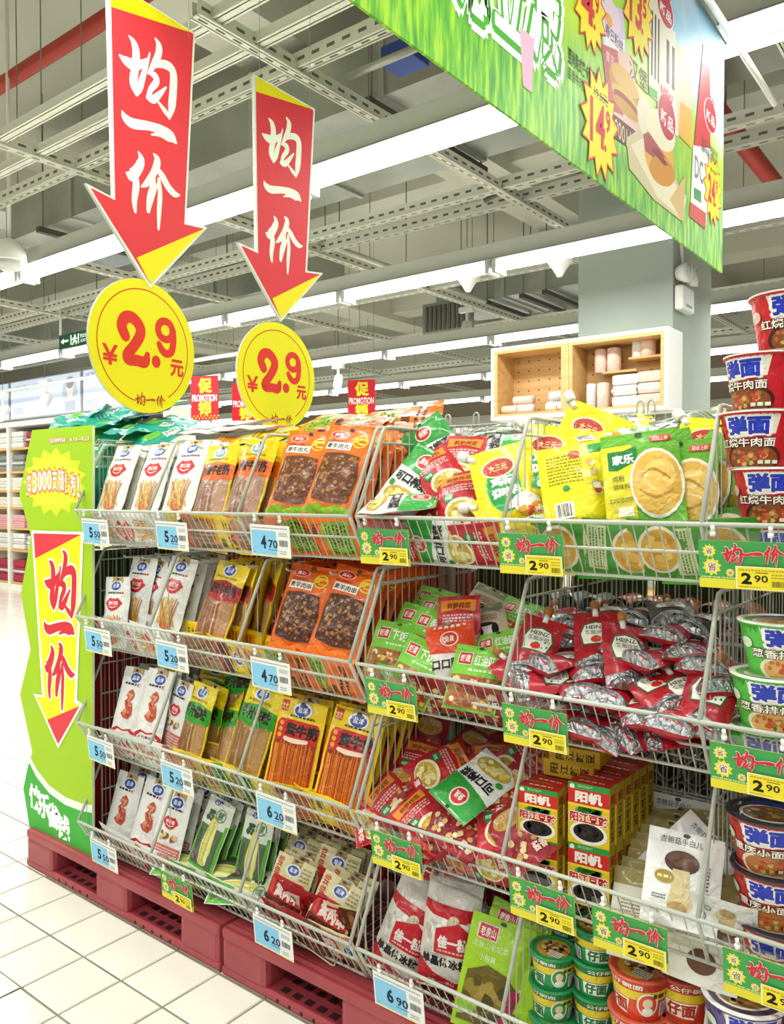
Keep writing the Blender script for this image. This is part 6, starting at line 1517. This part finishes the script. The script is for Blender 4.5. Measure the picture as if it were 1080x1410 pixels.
trough(['xfc', 'zcbrown', 'xfc3'], XR[0]+0.05, XR[1]-0.05, 1, 3, 'side dish packet', 'at left of right stand, second tier', G, 3, 51)
G = 'red sauce pouches'
vis = [(738, 893, FY+0.12, 34, 20, 14, 'upright at the far left, label showing'), (822, 885, FY+0.16, 40, 18, -6, 'upright in the middle, label showing'), (862, 905, FY+0.13, 36, 50, 12, 'turned sideways in the middle'), (905, 950, FY+0.1, 62, 22, -30, 'lying with label up at centre right'), (950, 958, FY+0.1, 60, 20, -30, 'lying with label up near the divider'), (725, 930, FY+0.08, 50, 20, -50, 'lying low at the left rail'), (755, 935, FY+0.08, 60, 10, 60, 'showing its back at the left rail'), (800, 945, FY+0.09, 84, 12, -20, 'base forward, left of centre'), (840, 955, FY+0.09, 86, 20, 10, 'base forward, at centre'), (775, 910, FY+0.13, 82, -10, 15, 'base forward, upper left'), (845, 880, FY+0.2, 80, 20, -20, 'base forward, behind the middle one'), (905, 905, FY+0.17, 84, 10, 30, 'base forward, right of the sideways one'), (945, 890, FY+0.22, 80, 10, -10, 'base forward, upper right'), (965, 905, FY+0.18, 78, 30, 10, 'base forward, by the right divider'), (930, 865, FY+0.26, 78, 10, 15, 'silver base high at right'), (890, 870, FY+0.25, 70, -20, 30, 'lying crosswise near the top'), (975, 965, FY+0.08, 40, 10, 10, 'standing in the right corner'), (880, 975, FY+0.07, 80, 20, -15, 'base against the rail at centre'), (770, 865, FY+0.24, 60, 10, -20, 'at the rear left with amber cap'), (810, 918, FY+0.14, 80, 0, -40, 'wedged under the middle one'), (935, 985, FY+0.06, 78, 20, 20, 'base against the rail at right'), (985, 930, FY+0.15, 76, 10, -20, 'base forward below the divider')]
for (px, py, Y, l, y, r, ph) in vis: put('sauce', px, py, Y, 'red sauce pouch, %s' % ph, G, l, y, r)
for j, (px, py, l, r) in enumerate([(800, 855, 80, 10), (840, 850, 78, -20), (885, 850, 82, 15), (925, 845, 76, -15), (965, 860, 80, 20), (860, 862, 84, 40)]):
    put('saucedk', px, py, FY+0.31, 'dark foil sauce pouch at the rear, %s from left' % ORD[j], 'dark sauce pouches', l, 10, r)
for j in range(6):
    x = XR[1]+0.06+0.065*j; spawn(PK['sauce'], mat_at(Vector((x, FY+0.08, ZR[1]-0.055)), 60+8*(j % 3), 10, -25+18*j), 'red sauce pouch under the pile behind the wires, %s from left' % ORD[j], G)
for j in range(5):
    x = XR[1]+0.08+0.075*j; spawn(PK['sauce'], mat_at(Vector((x, FY+0.2, ZR[1]-0.05)), 80, -10, 30-15*j), 'red sauce pouch buried in the middle of the pile, %s' % ORD[j], G)
# ---------------------------------------------------------------- right stand, third tier
G = 'red pickle pouches, third tier'
L3 = [('zcbrown', 586, 1022, FY+0.28, 24, 14, 8, 'standing tall at the back'), ('zcred', 570, 1060, FY+0.2, 44, 14, 8, 'in the upper left'), ('zcred', 605, 1058, FY+0.2, 50, 12, 50, 'orange topped in the upper middle'), ('zcbrown', 552, 1090, FY+0.13, 46, 10, -8, 'left, third from the top'), ('zcbrown', 590, 1095, FY+0.14, 50, 12, 12, 'left of the green one'), ('zcred', 545, 1110, FY+0.1, 40, 14, -60, 'far left by the rail'), ('zcbrown', 620, 1120, FY+0.1, 56, 10, -10, 'with green dot below the green one'), ('zcred', 585, 1130, FY+0.07, 50, 8, -62, 'slanting along the rail'), ('zcbrown', 650, 1140, FY+0.08, 54, 8, 20, 'low in the middle by the rail'), ('zcred', 690, 1130, FY+0.1, 50, 8, -20, 'right of centre'), ('zcbrown', 700, 1095, FY+0.15, 50, 8, 24, 'right, under the green one corner'), ('zcred', 675, 1060, FY+0.24, 56, 10, -12, 'behind the green one'), ('zcbrown', 640, 1035, FY+0.3, 56, 10, 20, 'dark at the back'), ('zcred', 712, 1050, FY+0.26, 44, 0, 40, 'leaning on the divider'), ('zcbrown', 670, 1025, FY+0.36, 50, 6, -20, 'dark in the rear corner'), ('zcred', 530, 1125, FY+0.08, 40, 6, 60, 'in the front left corner'), ('zcbrown', 715, 1150, FY+0.07, 44, 6, -50, 'in the front right corner'), ('zcbrown', 610, 1150, FY+0.06, 40, 6, 60, 'hanging at the rail centre'), ('zcbrown', 625, 1075, FY+0.2, 60, 4, -40, 'directly under the green one')]
for (k, px, py, Y, l, y, r, ph) in L3: put(k, px, py, Y, 'red pickle pouch, %s, third tier' % ph, G, l, y, r)
put('zcgreen', 655, 1082, FY+0.12, 'green white pickle pouch lying upside down on red ones', 'green white pickle pouches', 58, 22, -140)
trough(['zcbrown', 'zcred'], XR[0]+0.05, XR[1]-0.05, 2, 3, 'red pickle pouch', 'at left of right stand, third tier', G, 3, 61)
G = 'bean cartons'
def stack(px, Y, n0, where, deep, zb=None, yaw=8, sc=1.0):
    x = at_y(px, 1100, Y).x
    for d in range(deep):
        for j in range(n0):
            z = (ZR[2]+BOT+0.004 if zb is None else zb)+0.1258*j*sc
            if d == 0: lb = 'red green bean carton, %s, %s' % (where, 'single' if n0 == 1 else ['lowest', 'middle', 'top'][j] if n0 == 3 else ['lower', 'upper'][j])
            else: lb = 'bean carton, %s behind the %s, %s' % (ORD[d-1], where, ['lowest', 'second', 'third'][j])
            spawn(CART, Matrix.Translation((x+(0.002*d), Y+0.043*d, z)) @ Matrix.Rotation(R(yaw*(d == 0)), 4, 'Z') @ Matrix.Diagonal((1, 1, sc, 1)), lb, G)
stack(745, FY+0.09, 2, 'left column by the divider', 5, ZR[2]-0.085, 6, 0.95)
stack(815, FY+0.115, 2, 'right column in front', 6, ZR[2]-0.1, 5, 1.12)
ROT = Matrix(((0, 0, -1, 0), (-1, 0, 0, 0), (0, 1, 0, 0), (0, 0, 0, 1)))
for j, (px, py) in enumerate([(784, 1061), (792, 1042)]):
    p = at_y(px, py, FY+0.16); spawn(CART, Matrix.Translation(p) @ Matrix.Rotation(R(6), 4, 'Z') @ ROT @ Matrix.Translation((-0.049, 0, -0.06)), 'bean carton lying on the stacks, %s' % ['lower', 'upper'][j], G)
G = 'mushroom packets'
for j in range(10):
    p = at_y(888, 1262, FY+0.10); q = p + Vector((0.004*(j % 3)-0.002*j, 0.03*j, 0.009*j))
    spawn(PK['mushk'], mat_at(q, 26-j*0.8, 4, -2+(j % 4)), 'khaki topped mushroom packet, left row, %s from the front' % ORD[j], G)
    p = at_y(972, 1292, FY+0.10); q = p + Vector((0.004*(j % 3)-0.002*j, 0.03*j, 0.009*j))
    spawn(PK['mushk'], mat_at(q, 26-j*0.8, 4, 3-(j % 4)), 'khaki topped mushroom packet, right row, %s from the front' % ORD[j], G)
put('mush', 940, 1212, FY+0.05, 'white mushroom packet leaning out in front', G, 22, 22, 7)
put('mush', 930, 1150, FY+0.36, 'white mushroom packet standing at the back', G, 10, 10, 3)
put('mush', 945, 1190, FY+0.2, 'white mushroom packet showing a corner mid row', G, 24, 10, 40)
put('mush', 945, 1258, FY+0.07, 'white mushroom packet behind the wires, left', G, -27, 3, 176, 0.8)
put('mush', 1000, 1275, FY+0.07, 'white mushroom packet behind the wires, right', G, -27, 3, -176, 0.8)
# ---------------------------------------------------------------- right stand, bottom tier
G = 'clear sugar bags with red labels'
put('sugar', 562, 1282, FY+0.13, 'clear sugar bag with red foot, left, bottom tier', G, 16, 16, 18)
put('sugar', 620, 1288, FY+0.13, 'clear sugar bag with red label, middle, bottom tier', G, 14, 18, 4)
put('sugar', 605, 1270, FY+0.27, 'clear sugar bag behind the middle one', G, 14, 10, -14)
put('sugar', 650, 1285, FY+0.26, 'clear sugar bag slanting behind the green bag', G, 20, 10, -34)
G = 'lime green pickle bags'
put('greenbag', 680, 1345, FY+0.1, 'lime green pickle bag in front, bottom tier', G, 18, 20, 9)
put('greenbag', 700, 1325, FY+0.16, 'lime green pickle bag behind the front one', G, 18, 16, 14)
put('greenbag', 700, 1400, FY+0.1, 'lime green pickle bag lowest by the divider', G, 14, 12, 6)
def tower(pr, px, Y, z0, n, what, group, yaw=0, h=None, dx=0.0):
    x = at_y(px, 900, Y).x
    for j in range(n):
        r = random.Random(int(px)+j)
        spawn(pr, Matrix.Translation((x+dx*j+r.uniform(-0.004, 0.004), Y+r.uniform(-0.004, 0.004), z0+h*j)) @ Matrix.Rotation(R(yaw+r.uniform(-16, 16)), 4, 'Z'), '%s, %s from the bottom' % (what, ORD[j]), group)
ZF = ZR[3]+BOT+0.004
G = 'green noodle cups'
tower(CUP_GRN, 762, FY+0.13, ZF, 3, 'green noodle cup, front left stack', G, 10, 0.0792)
tower(CUP_GRN, 823, FY+0.16, ZF, 4, 'green noodle cup, front middle stack', G, 60, 0.0792)
tower(CUP_GRN, 785, FY+0.27, ZF, 4, 'green noodle cup, rear left stack', G, 0, 0.0792)
tower(CUP_GRN, 835, FY+0.29, ZF, 3, 'green noodle cup, rear right stack', G, 0, 0.0792)
G = 'red noodle cups'
tower(CUP_RED, 885, FY+0.12, ZF, 3, 'red noodle cup, front left stack', G, 0, 0.0932, 0.0)
tower(CUP_RED, 948, FY+0.17, ZF, 3, 'red noodle cup, front right stack', G, 30, 0.0932, 0.0)
tower(CUP_RED, 900, FY+0.28, ZF, 3, 'red noodle cup, rear left stack', G, 0, 0.0932)
tower(CUP_RED, 965, FY+0.3, ZF, 3, 'red noodle cup, rear right stack', G, 0, 0.0932)
G = 'large noodle bowls'
tower(BOWL_PUR, 1030, FY+0.09, ZF, 3, 'purple noodle bowl, bottom tier', G, 20, 0.1063)
tower(BOWL_BLK, 1078, FY+0.12, ZR[2]+BOT+0.004, 3, 'red noodle bowl with black rim, third tier', G, 0, 0.1063, -0.012)
tower(BOWL_GRN, 1063, FY+0.1, ZR[1]+BOT+0.004, 3, 'green noodle bowl, second tier', G, 14, 0.1063, 0.008)
tower(BOWL_BLK, 1068, FY+0.3, ZR[2]+BOT+0.004, 2, 'red noodle bowl with black rim, rear of third tier', G, 0, 0.1063)
xs = [1068, 1060, 1049, 1053, 1085]
for j, (px, py) in enumerate([(1068, 775), (1063, 702), (1045, 607), (1052, 528), (1088, 455)]):
    Y = FY+0.13; p = at_y(px, py, Y); z = ZR[0]+BOT+0.004+0.1133*j
    spawn(BOWL_RED, Matrix.Translation((p.x, Y, z)) @ Matrix.Rotation(R([6, 10, -4, -26, 20][j]), 4, 'Z'), 'red beef noodle bowl, top right stack, %s from the bottom' % ORD[j], G)
for (pr, tier, n, what) in ((BOWL_RED, 0, 4, 'red beef noodle bowl, outermost top stack'), (BOWL_GRN, 1, 3, 'green noodle bowl, outermost second tier stack'), (BOWL_BLK, 2, 3, 'red noodle bowl, outermost third tier stack'), (BOWL_PUR, 3, 2, 'purple noodle bowl, outermost bottom stack')):
    tower(pr, 1190, FY+0.12, ZR[tier]+BOT+0.004, n, what, G, 0, 0.1133 if pr is BOWL_RED else 0.1063)
# ---------------------------------------------------------------- cans on the far side
k = 0
for j in range(2):
    for i in range(6):
        spawn(CAN_S, Matrix.Translation((-1.12+0.07*i+0.035*(j % 2), FY+BD+0.06, ZR[1]+0.07+0.062*j)), 'silver can end behind the grid, %s row, %s from left' % (['lower', 'upper'][j], ORD[i]), 'cans on the far side')
    for i in range(5):
        spawn(CAN_O, Matrix.Translation((-0.86+0.078*i, FY+BD+0.06, ZR[1]+0.06+0.074*j)), 'orange can with silver rim, %s row, %s from left' % (['lower', 'upper'][j], ORD[i]), 'cans on the far side')
for j in range(3):
    for i in range(6):
        spawn(CAN_S, Matrix.Translation((-0.9+0.07*i+0.035*(j % 2), FY+BD+0.06, ZR[2]+0.06+0.062*j)), 'silver can end behind mushrooms, %s row, %s from left' % (['lowest', 'middle', 'upper'][j], ORD[i]), 'cans on the far side')
# ---------------------------------------------------------------- guessed packets added on the far side to block light and darken the interiors
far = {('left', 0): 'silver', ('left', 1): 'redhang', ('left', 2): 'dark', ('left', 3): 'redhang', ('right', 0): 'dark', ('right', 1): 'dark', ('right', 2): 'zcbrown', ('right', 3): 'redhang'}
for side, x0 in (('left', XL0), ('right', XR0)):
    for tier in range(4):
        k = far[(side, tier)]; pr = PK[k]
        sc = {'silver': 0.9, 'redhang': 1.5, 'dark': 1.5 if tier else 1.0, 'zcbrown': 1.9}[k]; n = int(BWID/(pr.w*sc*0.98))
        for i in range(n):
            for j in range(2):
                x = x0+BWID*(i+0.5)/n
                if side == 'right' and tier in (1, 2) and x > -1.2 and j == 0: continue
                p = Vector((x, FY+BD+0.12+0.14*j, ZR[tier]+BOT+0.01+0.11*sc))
                spawn(pr, mat_at(p, -6, 180+(-3+i % 4*2), 0) @ Matrix.Diagonal((sc, sc, sc, 1)), '%s packet on the far side, %s stand %s tier, %s from left' % (['inner', 'outer'][j], side, tn[tier], ORD[i]), 'light-blocking packets added on the far side')
for tier in range(4):  # guessed packets added to close the open left end and keep it dark
    for i in range(5):
        for j in range(2):
            k = 'teal' if tier == 0 else ('dark' if tier == 1 else 'redhang'); sc = 1.0 if tier == 0 else 1.5
            p = Vector((-2.84-0.14*j, 1.80+0.19*i, ZR[tier]+BOT+0.01+(0.135 if tier == 0 else 0.11*sc)))
            spawn(PK[k], mat_at(p, 6, -90, 0) @ Matrix.Diagonal((sc, sc, sc, 1)), '%s packet in the basket behind the standee, %s tier, %s %s' % (['inner', 'outer'][j], tn[tier], ORD[i], 'from front'), 'darkening packets added behind the standee')
for j, (px, py, l, y, r) in enumerate([(110, 582, 60, -30, 20), (95, 590, 66, 20, -30), (125, 578, 70, 40, 60)]):
    put('teal', px, py, 1.95, 'teal bag corner showing above the standee, %s' % ['middle', 'left', 'right'][j], 'teal bags piled on the left stand', l, y, r)
dup = {k: v for k, v in LABELS.items() if len(v) > 1}
for k, v in list(dup.items())[:10]: print('DUP', k, v)
lg = [k for k in LABELS if not 4 <= len(k.split()) <= 16]
print('LONG', len(lg), lg[:6])
